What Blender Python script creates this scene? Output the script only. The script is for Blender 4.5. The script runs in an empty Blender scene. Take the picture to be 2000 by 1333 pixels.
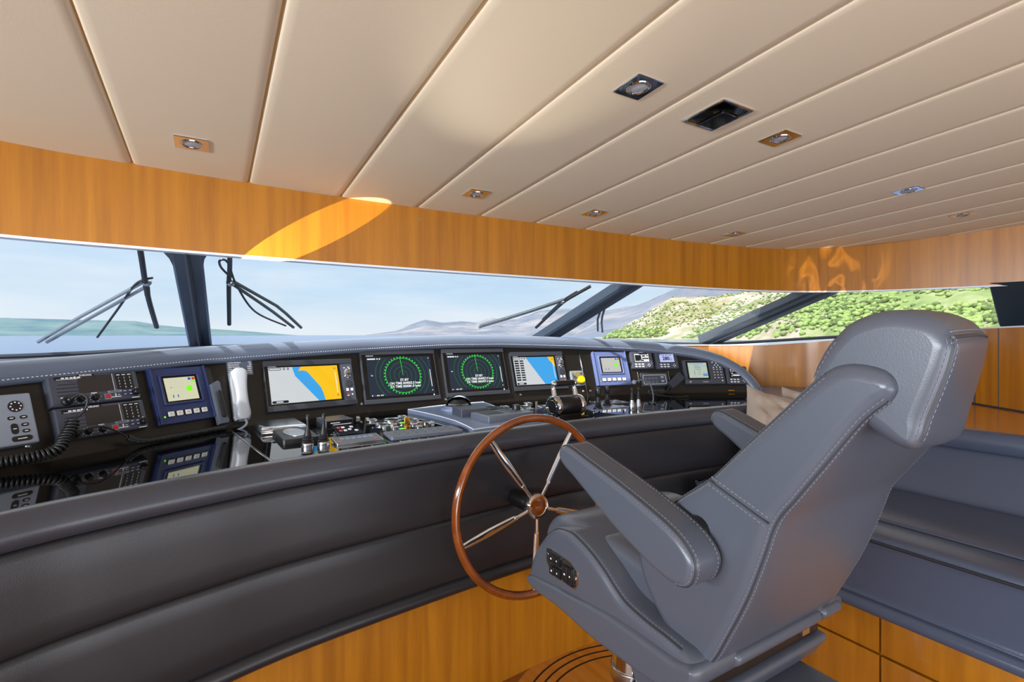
import bpy, bmesh, math, random
from math import sin, cos, tan, pi, radians, sqrt, atan2, hypot
from mathutils import Vector, Matrix, noise

SC = bpy.context.scene
# axes: x to starboard, y to the bow, z up; floor at z = 0
# ------------------------------------------------------------------ camera, sky, sun, lights, exposure
cam = bpy.data.cameras.new('camera'); cam_o = bpy.data.objects.new('camera', cam); SC.collection.objects.link(cam_o)
cam.sensor_width = 36; cam.lens = 17.55; cam.shift_y = -0.00575; cam.clip_start = 0.02; cam.clip_end = 60000
cam_o.location = (0, 0, 1.45); cam_o.rotation_euler = (pi/2, 0, -radians(31.05))
SC.camera = cam_o
SC.view_settings.view_transform = 'Standard'; SC.view_settings.look = 'None'
SC.view_settings.exposure = 0.0; SC.view_settings.gamma = 1; SC.view_settings.use_curve_mapping = False
SC.cycles.use_denoising = True
SC.cycles.max_bounces = 10; SC.cycles.transparent_max_bounces = 12; SC.cycles.sample_clamp_indirect = 6

W = bpy.data.worlds.new('sky'); SC.world = W; W.use_nodes = True
nt = W.node_tree; nt.nodes.clear()
def N(nt, t, **k):
    n = nt.nodes.new(t)
    for a, b in k.items(): setattr(n, a, b)
    return n
def ramp(nt, stops, interp='LINEAR'):
    r = N(nt, 'ShaderNodeValToRGB'); e = r.color_ramp.elements; r.color_ramp.interpolation = interp
    while len(e) < len(stops): e.new(.5)
    for x, (p, c) in zip(e, stops): x.position = p; x.color = (*c, 1)
    return r
tc = N(nt, 'ShaderNodeTexCoord'); sep = N(nt, 'ShaderNodeSeparateXYZ'); nt.links.new(tc.outputs['Generated'], sep.inputs[0])
sky = ramp(nt, [(0, (.10, .17, .28)), (.49, (.20, .30, .42)), (.50, (.80, .87, .93)), (.54, (.57, .75, .92)), (.58, (.56, .74, .94)), (.66, (.95, 1.0, 1.0)), (1, (.8, .92, 1.0))])
mr = N(nt, 'ShaderNodeMath', operation='MULTIPLY_ADD'); mr.inputs[1].default_value = .5; mr.inputs[2].default_value = .5
nt.links.new(sep.outputs[2], mr.inputs[0]); nt.links.new(mr.outputs[0], sky.inputs[0])
mp = N(nt, 'ShaderNodeMapping'); mp.inputs['Scale'].default_value = (1.6, 1.6, 9); nt.links.new(tc.outputs['Generated'], mp.inputs[0])
nz = N(nt, 'ShaderNodeTexNoise'); nz.inputs['Scale'].default_value = 1.7; nz.inputs['Detail'].default_value = 7; nz.inputs['Roughness'].default_value = .55
nt.links.new(mp.outputs[0], nz.inputs[0])
cl = ramp(nt, [(.40, (0, 0, 0)), (.72, (1, 1, 1))]); nt.links.new(nz.outputs[0], cl.inputs[0])
gt = N(nt, 'ShaderNodeMath', operation='GREATER_THAN'); gt.inputs[1].default_value = 0; nt.links.new(sep.outputs[2], gt.inputs[0])
mu = N(nt, 'ShaderNodeMath', operation='MULTIPLY'); nt.links.new(cl.outputs[0], mu.inputs[0]); nt.links.new(gt.outputs[0], mu.inputs[1])
mu2 = N(nt, 'ShaderNodeMath', operation='MULTIPLY'); mu2.inputs[1].default_value = .6; nt.links.new(mu.outputs[0], mu2.inputs[0])
mx = N(nt, 'ShaderNodeMix', data_type='RGBA'); mx.inputs['B'].default_value = (.92, .95, .98, 1)
nt.links.new(mu2.outputs[0], mx.inputs['Factor']); nt.links.new(sky.outputs[0], mx.inputs['A'])
bg = N(nt, 'ShaderNodeBackground'); nt.links.new(mx.outputs['Result'], bg.inputs[0])
up = N(nt, 'ShaderNodeMapRange', interpolation_type='SMOOTHSTEP'); nt.links.new(sep.outputs[2], up.inputs[0])      # sky brightened overhead to add light indoors, unchanged towards the horizon
for k_, v_ in (('From Min', .2), ('From Max', .5), ('To Min', 1.05), ('To Max', 1.9)): up.inputs[k_].default_value = v_
nt.links.new(up.outputs[0], bg.inputs[1])
wo = N(nt, 'ShaderNodeOutputWorld'); nt.links.new(bg.outputs[0], wo.inputs[0])

def lamp(name, kind, loc, energy, color, aim=None, **k):
    l = bpy.data.lights.new(name, kind); o = bpy.data.objects.new(name, l); SC.collection.objects.link(o)
    l.energy = energy; l.color = color; o.location = loc
    for a, b in k.items(): setattr(l, a, b)
    if aim is not None: o.rotation_euler = (Vector(aim) - Vector(loc)).to_track_quat('-Z', 'Y').to_euler()
    return o
SUN = Vector((-.64, -.12, .74))
lamp('sun', 'SUN', SUN*10, 9.0, (1, .95, .88), (0, 0, 0), angle=radians(.6))
lamp('aft_fill', 'AREA', (.9, -2.7, .55), 105, (.96, .97, 1), (.9, 1.6, 2.15), shape='RECTANGLE', size=5, size_y=1.1)      # added fill lamp behind the camera, in place of daylight from aft
lamp('port_fill', 'AREA', (-2.75, -.5, 1.56), 320, (.88, .94, 1), (1, -.3, 1.75), shape='RECTANGLE', size=3.4, size_y=.40)      # added fill lamp out of view to port, in place of window daylight

# added spot lamps in place of sun mirrored by the worktop and the water
def glint_spot(name, loc, aim, energy, color, size, blend, stretch=(1, 1), roll=0, caustic=None):
    o = lamp(name, 'SPOT', loc, energy, color, aim, spot_size=radians(size), spot_blend=blend, shadow_soft_size=0)
    o.rotation_euler = ((Vector(aim)-Vector(loc)).to_track_quat('-Z', 'Y') @ Matrix.Rotation(radians(roll), 3, 'Z').to_quaternion()).to_euler(); o.scale = (*stretch, 1)
    if caustic:
        l = o.data; l.use_nodes = True; t = l.node_tree; e = t.nodes['Emission']; co = N(t, 'ShaderNodeTexCoord'); n = N(t, 'ShaderNodeTexNoise'); n.inputs['Scale'].default_value = caustic; n.inputs['Detail'].default_value = 2; n.inputs['Distortion'].default_value = 1.6
        r = ramp(t, [(.46, (0, 0, 0)), (.56, (1, 1, 1)), (.68, (.15, .15, .15))]); t.links.new(co.outputs['Normal'], n.inputs[0]); t.links.new(n.outputs[0], r.inputs[0]); t.links.new(r.outputs[0], e.inputs['Color'])
    return o
glint_spot('sun_glint_spot', (-.10, 1.50, 1.35), (.33, 2.25, 1.855), 150, (1, .88, .56), 31, .10, (1, .24), 17)
glint_spot('water_glint_spot', (3.0, .9, 1.2), (3.86, 1.9, 1.92), 90, (1, .88, .6), 30, .7, (1, .6), 0, 9)
glint_spot('ceiling_glint_spot', (.95, 2.0, 1.15), (.72, 1.15, 2.13), 22, (1, .93, .74), 34, 1)

# ------------------------------------------------------------------ materials
def s2l(c): return tuple((x/255/12.92 if x/255 <= .04045 else ((x/255+.055)/1.055)**2.4) for x in c)
MATS = {}
def mat(name, col=None, rough=.5, metal=0., emit=0., ior=1.5, bump=None, var=None, coat=0., spec=None, trans=0.):
    """col in sRGB 0-255; bump=(scale,strength); var=(scale,amount)"""
    if name in MATS: return MATS[name]
    m = bpy.data.materials.new(name); m.use_nodes = True; MATS[name] = m
    t = m.node_tree; p = t.nodes['Principled BSDF']; c = (*s2l(col), 1)
    p.inputs['Base Color'].default_value = c; p.inputs['Roughness'].default_value = rough; p.inputs['Metallic'].default_value = metal
    p.inputs['IOR'].default_value = ior; p.inputs['Coat Weight'].default_value = coat; p.inputs['Coat Roughness'].default_value = .08
    p.inputs['Transmission Weight'].default_value = trans
    if spec is not None: p.inputs['Specular IOR Level'].default_value = spec
    if emit: p.inputs['Emission Color'].default_value = c; p.inputs['Emission Strength'].default_value = emit
    if bump or var:
        co = N(t, 'ShaderNodeTexCoord')
    if bump:
        n = N(t, 'ShaderNodeTexNoise'); n.inputs['Scale'].default_value = bump[0]; n.inputs['Detail'].default_value = 4
        b = N(t, 'ShaderNodeBump'); b.inputs['Strength'].default_value = bump[1]; b.inputs['Distance'].default_value = .004
        t.links.new(co.outputs['Object'], n.inputs[0]); t.links.new(n.outputs[0], b.inputs['Height']); t.links.new(b.outputs[0], p.inputs['Normal'])
    if var:
        n = N(t, 'ShaderNodeTexNoise'); n.inputs['Scale'].default_value = var[0]; n.inputs['Detail'].default_value = 5
        r = ramp(t, [(.3, tuple(x*(1-var[1]) for x in c[:3])), (.7, tuple(min(1, x*(1+var[1])) for x in c[:3]))])
        t.links.new(co.outputs['Object'], n.inputs[0]); t.links.new(n.outputs[0], r.inputs[0]); t.links.new(r.outputs[0], p.inputs['Base Color'])
    return m
def wood(name, dark, light, scale=(14, 14, .6), rough=.32, coat=.35):
    m = mat(name, light, rough, coat=coat); t = m.node_tree; p = t.nodes['Principled BSDF']
    co = N(t, 'ShaderNodeTexCoord'); mp = N(t, 'ShaderNodeMapping'); mp.inputs['Scale'].default_value = scale
    n = N(t, 'ShaderNodeTexNoise'); n.inputs['Scale'].default_value = 1.6; n.inputs['Detail'].default_value = 6; n.inputs['Distortion'].default_value = .4
    n2 = N(t, 'ShaderNodeTexNoise'); n2.inputs['Scale'].default_value = 14; n2.inputs['Detail'].default_value = 3
    ma = N(t, 'ShaderNodeMath', operation='MULTIPLY_ADD'); ma.inputs[1].default_value = .25; 
    r = ramp(t, [(.40, s2l(dark)), (.80, s2l(light))])
    t.links.new(co.outputs['Object'], mp.inputs[0]); t.links.new(mp.outputs[0], n.inputs[0]); t.links.new(mp.outputs[0], n2.inputs[0])
    t.links.new(n2.outputs[0], ma.inputs[0]); t.links.new(n.outputs[0], ma.inputs[2]); t.links.new(ma.outputs[0], r.inputs[0]); t.links.new(r.outputs[0], p.inputs['Base Color'])
    return m
wood('wood', (150, 90, 13), (178, 114, 20))
wood('wood_floor', (124, 70, 20), (150, 90, 32), (3, 14, 14), .3)
wood('wood_plank', (176, 108, 30), (200, 132, 52), (14, .6, 14), .22, .5)
wood('mahogany', (92, 42, 9), (132, 64, 15), (9, 9, 9), .12, 1.0)
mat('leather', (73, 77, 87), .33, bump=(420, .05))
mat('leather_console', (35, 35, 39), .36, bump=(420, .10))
mat('leather_roll_sheen', (58, 60, 68), .27, bump=(420, .08))  # sky sheen along the roll is put into this paler leather
mat('leather_bench', (70, 78, 97), .26, bump=(420, .10))
mat('leather_brow_sunlit', (98, 108, 126), .30, bump=(420, .08))  # sun on the brow is put into this lighter leather colour
mat('stitch', (106, 109, 117), .6)
mat('seam', (44, 46, 51), .5)
mat('vinyl', (224, 209, 183), .55, bump=(300, .05))
mat('vinyl_gap', (196, 158, 84), .7)
mat('chrome', (225, 228, 232), .06, 1)
mat('steel', (190, 192, 196), .22, 1)
mat('black', (14, 14, 15), .35)
mat('panel_black', (24, 22, 19), .30, bump=(90, .02))
mat('gloss_black', (6, 6, 7), .03, ior=2.4)
mat('rubber', (18, 18, 20), .45)
mat('grey_case', (92, 98, 112), .38)
mat('slate_case', (66, 70, 82), .38)
mat('light_case', (132, 141, 154), .4)
mat('blue_case', (40, 52, 96), .35)
mat('blue_case_light', (92, 106, 150), .35)
mat('bezel', (74, 78, 86), .3, .6)
mat('glass_black', (8, 9, 11), .08)
mat('off_screen', (46, 42, 42), .3)
mat('white_plastic', (168, 172, 178), .32)
mat('white', (235, 237, 240), .5)
mat('white_print', (230, 232, 236), .5)
mat('red', (190, 40, 40), .4)
mat('yellow', (250, 205, 10), .35)
mat('orange', (240, 130, 20), .5)
mat('key_cream', (226, 226, 214), .4)
mat('brass', (206, 150, 60), .25, 1)
mat('frame_dark', (28, 38, 50), .3)
mat('frame_blue', (44, 54, 68), .3)
mat('seal', (40, 46, 58), .5)
mat('trim_white', (220, 226, 235), .4)
mat('tan_cloth', (158, 142, 128), .42, bump=(60, .15))
mat('helm_plate', (128, 140, 168), .26, .25)
mat('mic_case', (48, 54, 64), .35)
for n_, c_, e_ in (('s_chart', (226, 232, 236), .8), ('s_sea', (60, 176, 250), .85), ('s_land', (255, 200, 4), .95), ('s_navy', (12, 36, 58), .75), ('s_green', (50, 235, 60), 1.0),
                ('s_green_dim', (40, 160, 70), .8), ('s_white', (244, 248, 250), .95), ('s_cream', (232, 232, 196), .8), ('s_pale', (222, 222, 216), .75), ('s_lcd', (196, 204, 255), .9),
                ('s_mint', (206, 222, 208), .75), ('s_ink', (20, 28, 60), .25), ('s_blue', (40, 90, 200), .8), ('s_red', (235, 70, 40), .8), ('s_dark', (18, 22, 34), .4), ('s_slider', (60, 100, 140), .6), ('led_green', (120, 240, 20), 1.2)):
    mat(n_, c_, .25, emit=e_)
    MATS[n_].node_tree.nodes['Principled BSDF'].inputs['Base Color'].default_value = (.01, .01, .01, 1); MATS[n_].node_tree.nodes['Principled BSDF'].inputs['Specular IOR Level'].default_value = .2
def glass_mat():
    m = bpy.data.materials.new('window_glass'); m.use_nodes = True; MATS['window_glass'] = m; t = m.node_tree; t.nodes.clear()
    tr = N(t, 'ShaderNodeBsdfTransparent'); tr.inputs[0].default_value = (.97, .985, .99, 1); gl = N(t, 'ShaderNodeBsdfGlossy'); gl.inputs['Roughness'].default_value = .02
    fr = N(t, 'ShaderNodeLayerWeight'); fr.inputs[0].default_value = .5; pw = N(t, 'ShaderNodeMath', operation='POWER'); pw.inputs[1].default_value = 5; mm = N(t, 'ShaderNodeMath', operation='MULTIPLY_ADD'); mm.inputs[1].default_value = .5; mm.inputs[2].default_value = .03
    mi = N(t, 'ShaderNodeMixShader'); o = N(t, 'ShaderNodeOutputMaterial')
    t.links.new(fr.outputs['Facing'], pw.inputs[0]); t.links.new(pw.outputs[0], mm.inputs[0]); t.links.new(mm.outputs[0], mi.inputs[0]); t.links.new(tr.outputs[0], mi.inputs[1]); t.links.new(gl.outputs[0], mi.inputs[2]); t.links.new(mi.outputs[0], o.inputs[0])
    m2 = bpy.data.materials.new('clear_plastic'); m2.use_nodes = True; MATS['clear_plastic'] = m2; t = m2.node_tree; t.nodes.clear()
    tr = N(t, 'ShaderNodeBsdfTransparent'); gl = N(t, 'ShaderNodeBsdfGlossy'); gl.inputs['Roughness'].default_value = .05
    mi = N(t, 'ShaderNodeMixShader'); mi.inputs[0].default_value = .35; o = N(t, 'ShaderNodeOutputMaterial')
    t.links.new(tr.outputs[0], mi.inputs[1]); t.links.new(gl.outputs[0], mi.inputs[2]); t.links.new(mi.outputs[0], o.inputs[0])
glass_mat()

# ------------------------------------------------------------------ mesh builder
def circ(r, n=24, cx=0, cy=0, ry=None): return [(cx+r*cos(2*pi*i/n), cy+(ry or r)*sin(2*pi*i/n)) for i in range(n)]
def rrect(w, h, r=.004, n=3, cx=0, cy=0):
    r = min(r, w/2-1e-5, h/2-1e-5); o = []
    for k, (sx, sy) in enumerate(((1, 1), (-1, 1), (-1, -1), (1, -1))):
        for i in range(n+1):
            a = pi/2*(k + i/n); o.append((cx+sx*(w/2-r)+r*cos(a), cy+sy*(h/2-r)+r*sin(a)))
    return o
def area2(p): return sum(p[i][0]*p[(i+1) % len(p)][1]-p[(i+1) % len(p)][0]*p[i][1] for i in range(len(p)))/2
def inset(p, d, fac=None, lift=0):
    """polygon moved inward by d along vertex normals (p counter-clockwise)"""
    n = len(p); o = []
    for i in range(n):
        a = Vector(p[i-1]); b = Vector(p[i]); c = Vector(p[(i+1) % n])
        e1 = (b-a); e2 = (c-b)
        if e1.length < 1e-9 or e2.length < 1e-9: o.append(tuple(b)); continue
        e1.normalize(); e2.normalize()
        n1 = Vector((-e1.y, e1.x)); n2 = Vector((-e2.y, e2.x)); m = n1+n2
        if m.length < 1e-6: m = n1
        m.normalize(); k = max(.55, m.dot(n1)); q = b+m*((d*(fac[i] if fac else 1)-lift)/k); o.append((q.x, q.y))
    return o
def crom(P, k=6, closed=True):
    P = [Vector(p) for p in P]; n = len(P); o = []
    for i in range(n if closed else n-1):
        g = (lambda j: P[j % n]) if closed else (lambda j: P[max(0, min(n-1, j))])
        a, b, c, d = g(i-1), g(i), g(i+1), g(i+2)
        for j in range(k):
            t = j/k; o.append(.5*((2*b)+(c-a)*t+(2*a-5*b+4*c-d)*t*t+(3*b-a-3*c+d)*t**3))
    if not closed: o.append(P[-1])
    return o
def resample(P, step=None, n=None):
    P = [Vector(p) for p in P]; L = [0]
    for a, b in zip(P[:-1], P[1:]): L.append(L[-1]+(b-a).length)
    n = n or max(2, int(L[-1]/step)+1); o = []; j = 0
    for i in range(n):
        d = L[-1]*i/(n-1)
        while j < len(L)-2 and L[j+1] < d: j += 1
        o.append(P[j].lerp(P[j+1], (d-L[j])/max(1e-9, L[j+1]-L[j])))
    return o
class B:
    def __init__(s): s.v = []; s.f = []; s.m = []; s.mats = []; s.M = Matrix(); s.flat = set()
    def mi(s, m):
        if m not in s.mats: s.mats.append(m)
        return s.mats.index(m)
    def av(s, p): s.v.append(s.M @ Vector(p)); return len(s.v)-1
    def face(s, idx, m, flat=False):
        if flat or len(idx) > 4: s.flat.add(len(s.f))
        s.f.append(idx); s.m.append(s.mi(m))
    def quad(s, pts, m): s.face([s.av(p) for p in pts], m); return s
    def grid(s, rows, m, closed_u=False, closed_v=False):
        R = [[s.av(p) for p in r] for r in rows]; nu = len(R); nv = len(R[0])
        for i in range(nu if closed_u else nu-1):
            for j in range(nv if closed_v else nv-1):
                s.face([R[i][j], R[i][(j+1) % nv], R[(i+1) % nu][(j+1) % nv], R[(i+1) % nu][j]], m)
        return R
    def slab(s, poly, z0, z1, m, bev=0, bev0=0, mtop=None, cap0=True, cap1=True):
        poly = [tuple(p) for p in poly]
        if area2(poly) < 0: poly = poly[::-1]
        L = []
        if bev0: L.append([(x, y, z0) for x, y in inset(poly, bev0)])
        L.append([(x, y, z0+bev0) for x, y in poly])
        L.append([(x, y, z1-bev) for x, y in poly])
        if bev:
            q = inset(poly, bev*.3); L.append([(x, y, z1-bev*.3) for x, y in q]); L.append([(x, y, z1) for x, y in inset(poly, bev)])
        R = s.grid(L, m, closed_v=True)
        if cap0: s.face(R[0][::-1], m, True)
        if cap1: s.face(R[-1], mtop or m, True)
        return s
    def box(s, c, d, m, bev=0):
        x, y, z = c; a, b, h = d
        return s.slab([(x-a/2, y-b/2), (x+a/2, y-b/2), (x+a/2, y+b/2), (x-a/2, y+b/2)], z-h/2, z+h/2, m, bev, bev)
    def rbox(s, cx, cy, w, h, z0, z1, m, r=.004, bev=.0015, mtop=None): return s.slab(rrect(w, h, r, 3, cx, cy), z0, z1, m, bev, mtop=mtop)
    def ringslab(s, outer, inner, z0, z1, m, bev=0):
        o1 = inset(outer, bev) if bev else outer; i1 = inset(inner, -bev) if bev else inner
        s.grid([[(x, y, z0) for x, y in outer], [(x, y, z1-bev) for x, y in outer], [(x, y, z1) for x, y in o1], [(x, y, z1) for x, y in i1], [(x, y, z1-bev) for x, y in inner], [(x, y, z0) for x, y in inner]], m, closed_v=True)
        return s
    def cyl(s, cx, cy, r, z0, z1, m, n=20, bev=0, mtop=None): return s.slab(circ(r, n, cx, cy), z0, z1, m, bev, mtop=mtop)
    def lathe(s, prof, m, n=24, c=(0, 0)):
        rows = [[(c[0]+r*cos(2*pi*i/n), c[1]+r*sin(2*pi*i/n), z) for i in range(n)] for r, z in prof]
        R = s.grid(rows, m, closed_v=True)
        if prof[0][0] > 1e-5: s.face(R[0][::-1], m)
        if prof[-1][0] > 1e-5: s.face(R[-1], m)
        return s
    def tube(s, path, r, m, n=8, closed=False, caps=True, flat=1):
        P = [Vector(p) for p in path]; k = len(P); rows = []; up = None
        for i in range(k):
            t = (P[(i+1) % k]-P[i-1]) if closed else (P[min(k-1, i+1)]-P[max(0, i-1)])
            t = t.normalized() if t.length > 1e-9 else Vector((0, 0, 1))
            if up is None: up = Vector((0, 0, 1)) if abs(t.z) < .9 else Vector((0, 1, 0))
            a = (up - t*up.dot(t))
            a = a.normalized() if a.length > 1e-6 else t.orthogonal().normalized()
            b = t.cross(a); up = a; rr = r[i] if isinstance(r, (list, tuple)) else r
            rows.append([P[i]+a*(rr*flat*cos(2*pi*j/n))+b*(rr*sin(2*pi*j/n)) for j in range(n)])
        R = s.grid(rows, m, closed_u=closed, closed_v=True)
        if caps and not closed: s.face(R[0], m); s.face(R[-1][::-1], m)
        return s
    def ball(s, c, r, m, n=12, sz=1):
        rows = [[(c[0]+r*sin(pi*i/n)*cos(2*pi*j/(2*n)), c[1]+r*sin(pi*i/n)*sin(2*pi*j/(2*n)), c[2]-sz*r*cos(pi*i/n)) for j in range(2*n)] for i in range(n+1)]
        s.grid(rows, m, closed_v=True); return s
    def text(s, st, x, y, z, size, m, align='CENTER', bold=0, wx=1.0):
        cu = bpy.data.curves.new('t', 'FONT'); cu.body = st; cu.size = size; cu.align_x = align; cu.align_y = 'CENTER'; cu.resolution_u = 2; cu.offset = bold
        o = bpy.data.objects.new('t', cu); me = o.to_mesh()
        k = len(s.v)
        for v in me.vertices: s.v.append(s.M @ Vector((x+v.co.x*wx, y+v.co.y, z)))
        for p in me.polygons: s.face([k+i for i in p.vertices], m)
        o.to_mesh_clear(); bpy.data.objects.remove(o); bpy.data.curves.remove(cu)
        return s
    def build(s, name, parent=None, sharp=38, **props):
        me = bpy.data.meshes.new(name); me.from_pydata([tuple(v) for v in s.v], [], s.f); me.update()
        for m in s.mats: me.materials.append(MATS[m])
        me.polygons.foreach_set('material_index', s.m)
        q = bmesh.new(); q.from_mesh(me); bmesh.ops.recalc_face_normals(q, faces=q.faces); q.to_mesh(me); q.free()
        me.set_sharp_from_angle(angle=radians(sharp))
        me.polygons.foreach_set('use_smooth', [i not in s.flat for i in range(len(s.f))])
        o = bpy.data.objects.new(name, me); SC.collection.objects.link(o)
        if parent is not None: o.parent = parent
        for k, v in props.items(): o[k] = v
        return o
def thing(name, label, category, loc=(0, 0, 0), mtx=None, group=None):
    o = bpy.data.objects.new(name, None); SC.collection.objects.link(o); o.empty_display_size = .05
    if mtx is not None: o.matrix_world = mtx
    else: o.location = loc
    o['label'] = label; o['category'] = category
    if group: o['group'] = group
    return o
def tag(o, label, category, group=None):
    o['label'] = label; o['category'] = category
    if group: o['group'] = group
    return o
def struct(o): o['kind'] = 'structure'; return o
def copy_tree(o, loc=None, rz=None, label=None):
    c = o.copy(); SC.collection.objects.link(c)
    for ch in list(o.children):
        d = ch.copy(); SC.collection.objects.link(d); d.parent = c
        for g in list(ch.children):
            e = g.copy(); SC.collection.objects.link(e); e.parent = d
    if loc is not None: c.location = loc
    if rz is not None: c.rotation_euler.z = rz
    if label: c['label'] = label
    return c
def interp(P, x, i=1):
    if x <= P[0][0]: return P[0][i]
    for a, b in zip(P[:-1], P[1:]):
        if a[0] <= x <= b[0]: return a[i]+(b[i]-a[i])*(x-a[0])/(b[0]-a[0])
    return P[-1][i]

# ------------------------------------------------------------------ plan curves (metres)
VAL = [(-2.1, -2.6), (-2.1, .9), (-2.0, 1.55), (-1.3, 1.98), (-.574, 2.19), (-.25, 2.233), (.13, 2.264), (.5, 2.28), (.84, 2.28), (1.2, 2.275), (1.54, 2.265), (2.28, 2.243), (2.94, 2.189), (3.38, 2.125), (3.62, 2.045), (3.82, 1.925), (3.99, 1.77), (4.12, 1.585), (4.225, 1.36), (4.30, 1.15), (4.347, .98), (4.39, .6), (4.42, -2.6)]
SILL = [(-2.65, -2.6, 1.40), (-2.65, 1.3, 1.38), (-2.5, 2.1, 1.36), (-1.6, 2.65, 1.36), (-.8, 3.02, 1.355), (-.05, 3.13, 1.385), (.5, 3.16, 1.39), (1.1, 3.17, 1.39), (1.7, 3.15, 1.39), (2.2, 3.1, 1.39), (2.9, 3.0, 1.385), (3.3, 2.93, 1.38), (3.72, 2.80, 1.375), (4.0, 2.5, 1.40), (4.2, 2.15, 1.43), (4.4, 1.7, 1.46), (4.5, 1.25, 1.49), (4.55, .6, 1.52), (4.6, -2.6, 1.53)]
ZV = 1.768
def ceil_z(y): return 2.2-.0612*y
VALS = resample(crom([(*p, 0) for p in VAL], 5, False), .06)
# glass: ruled between head line (just outside the valance) and sill line
def outward(P):
    o = []
    for i, p in enumerate(P):
        t = (P[min(len(P)-1, i+1)]-P[max(0, i-1)]); t.z = 0; t.normalize(); o.append(Vector((-t.y, t.x, 0)))
    return o
VO = outward(VALS)
NG = 120
HEAD = resample([Vector((p.x, p.y, ZV+.012))+n*.03 for p, n in zip(VALS, VO)], n=NG)
# pair head and sill points by hand so the panes' divisions run as in the boat
PAIR = [(-2.6, None)]
def along(P, n): return resample([Vector(p) for p in P], n=n)
def head_at(x=None, y=None):
    best = min(HEAD, key=lambda p: (abs(p.x-x) if x is not None else 0)+(abs(p.y-y) if y is not None else 0)); return HEAD.index(best)
SILLR = resample(crom(SILL, 6, False), n=400)
def sill_i(x, y): return min(range(400), key=lambda i: (SILLR[i].x-x)**2+(SILLR[i].y-y)**2)
keys = [(0, 0), (head_at(-1.9, 1.6), sill_i(-2.5, 2.1)), (head_at(-.055, 2.25), sill_i(-.06, 3.13)), (head_at(2.27, 2.25), sill_i(2.13, 3.1)), (head_at(3.87, 1.88), sill_i(3.68, 2.82)), (head_at(4.30, 1.13), sill_i(4.5, 1.18)), (NG-1, 399)]
def glass_pt(u, v):
    """u = key index (real), v = 0 at head .. 1 at sill"""
    i = min(len(keys)-2, int(u)); t = u-i
    a = keys[i][0]+(keys[i+1][0]-keys[i][0])*t; b = keys[i][1]+(keys[i+1][1]-keys[i][1])*t
    ia = min(NG-2, int(a)); ib = min(398, int(b))
    return HEAD[ia].lerp(HEAD[ia+1], a-ia).lerp(SILLR[ib].lerp(SILLR[ib+1], b-ib), v)
def glass_n(u, v):
    e = .01; n = (glass_pt(u+e, v)-glass_pt(u-e if u > e else u, v)).cross(glass_pt(u, v+e)-glass_pt(u, v-e)); n.normalize()
    return n if n.z > 0 else -n
PANES = [('window_1', 1.0, 2.0), ('window_2', 2.0, 3.0), ('window_3', 3.0, 4.0), ('window_4', 4.0, 5.0), ('window_5', 0.0, 1.0)]
for nm, a, b in PANES:
    ring = []
    for i in range(40): ring.append(glass_pt(a+(b-a)*i/40, .0))
    for i in range(10): ring.append(glass_pt(b-1e-4, i/10))
    for i in range(40): ring.append(glass_pt(b-(b-a)*i/40-1e-4, 1.0))
    for i in range(10): ring.append(glass_pt(a, 1-i/10))
    f = B(); f.tube(ring, .012, 'seal', 6, closed=True); w = struct(f.build(nm))
    g = B(); g.grid([[glass_pt(a+(b-a-1e-4)*i/40, j/4) for j in range(5)] for i in range(41)], 'window_glass')
    g.build('pane', w, 60)
def beam(name, u, width, depth, mats, rel=0.0):
    """raked window pillar along one pane division"""
    b = B(); p0 = glass_pt(u, 0); p1 = glass_pt(u, 1.04); n = glass_n(u, .5); ax = (p1-p0).normalized(); sd = n.cross(ax).normalized()
    sec = [(-.5, .8), (.5, .8), (.5, .15), (.42, -.02), (-.42, -.02), (-.5, .15)]
    rows = [[p0.lerp(p1, t)+sd*(x*width)+n*(y*depth) for x, y in sec] for t in (0, .25, .5, .75, 1)]
    rows[0] = [q+ax*((ZV+.010-q.z)/ax.z) for q in rows[0]]      # ends cut level under the valance
    R = b.grid(rows, mats, closed_v=True)
    for q in (-1, 1):    # flared shoulders where the upright pillar meets the head
        if u == 2.0: b.face([b.av(p0.lerp(p1, t)+sd*(q*(width*.5+e))+n*.004) for t, e in ((.0, -.01), (.0, .05), (.03, .022), (.08, .006), (.14, -.002))], mats)
    return struct(b.build(name, None, 30))
beam('window_pillar', 2.0, .105, .07, 'frame_blue')
beam('window_pillar', 3.0, .135, .085, 'frame_blue')
beam('window_pillar', 4.0, .165, .085, 'frame_dark')
beam('window_pillar', 1.0, .15, .08, 'frame_dark')
# dark blind panel aft of the starboard side window
b = B(); rows = []
for u in (5.0, 5.1, 5.3, 5.6, 5.9999): rows.append([glass_pt(u, -.02)-Vector((.03, 0, 0)), glass_pt(u, 1.02)-Vector((.03, 0, 0)), glass_pt(u, 1.02)+Vector((.03, 0, 0)), glass_pt(u, -.02)+Vector((.03, 0, 0))])
b.grid(rows, 'frame_dark', closed_v=True)
p = [glass_pt(5.0, t) for t in (0, 1)]
struct(b.build('trim_1', None, 30))

# valance: varnished wood board over the windows, with a pale lip on its lower edge
b = B(); rows = []
for p, n in zip(VALS, VO):
    z1 = ceil_z(p.y)+.03
    rows.append([(p.x, p.y, ZV+.003), (p.x, p.y, z1), (p.x+n.x*.03, p.y+n.y*.03, z1), (p.x+n.x*.03, p.y+n.y*.03, ZV+.003)])
b.grid(rows, 'wood', closed_v=True); struct(b.build('trim_2', None, 30))
b = B(); b.grid([[p+n*o+Vector((0, 0, z)) for o, z in ((.002, ZV-.006), (.002, ZV+.003), (.05, ZV+.003), (.05, ZV-.006))] for p, n in zip(VALS, VO)], 'trim_white', closed_v=True); struct(b.build('trim_3', None, 30))

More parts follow.
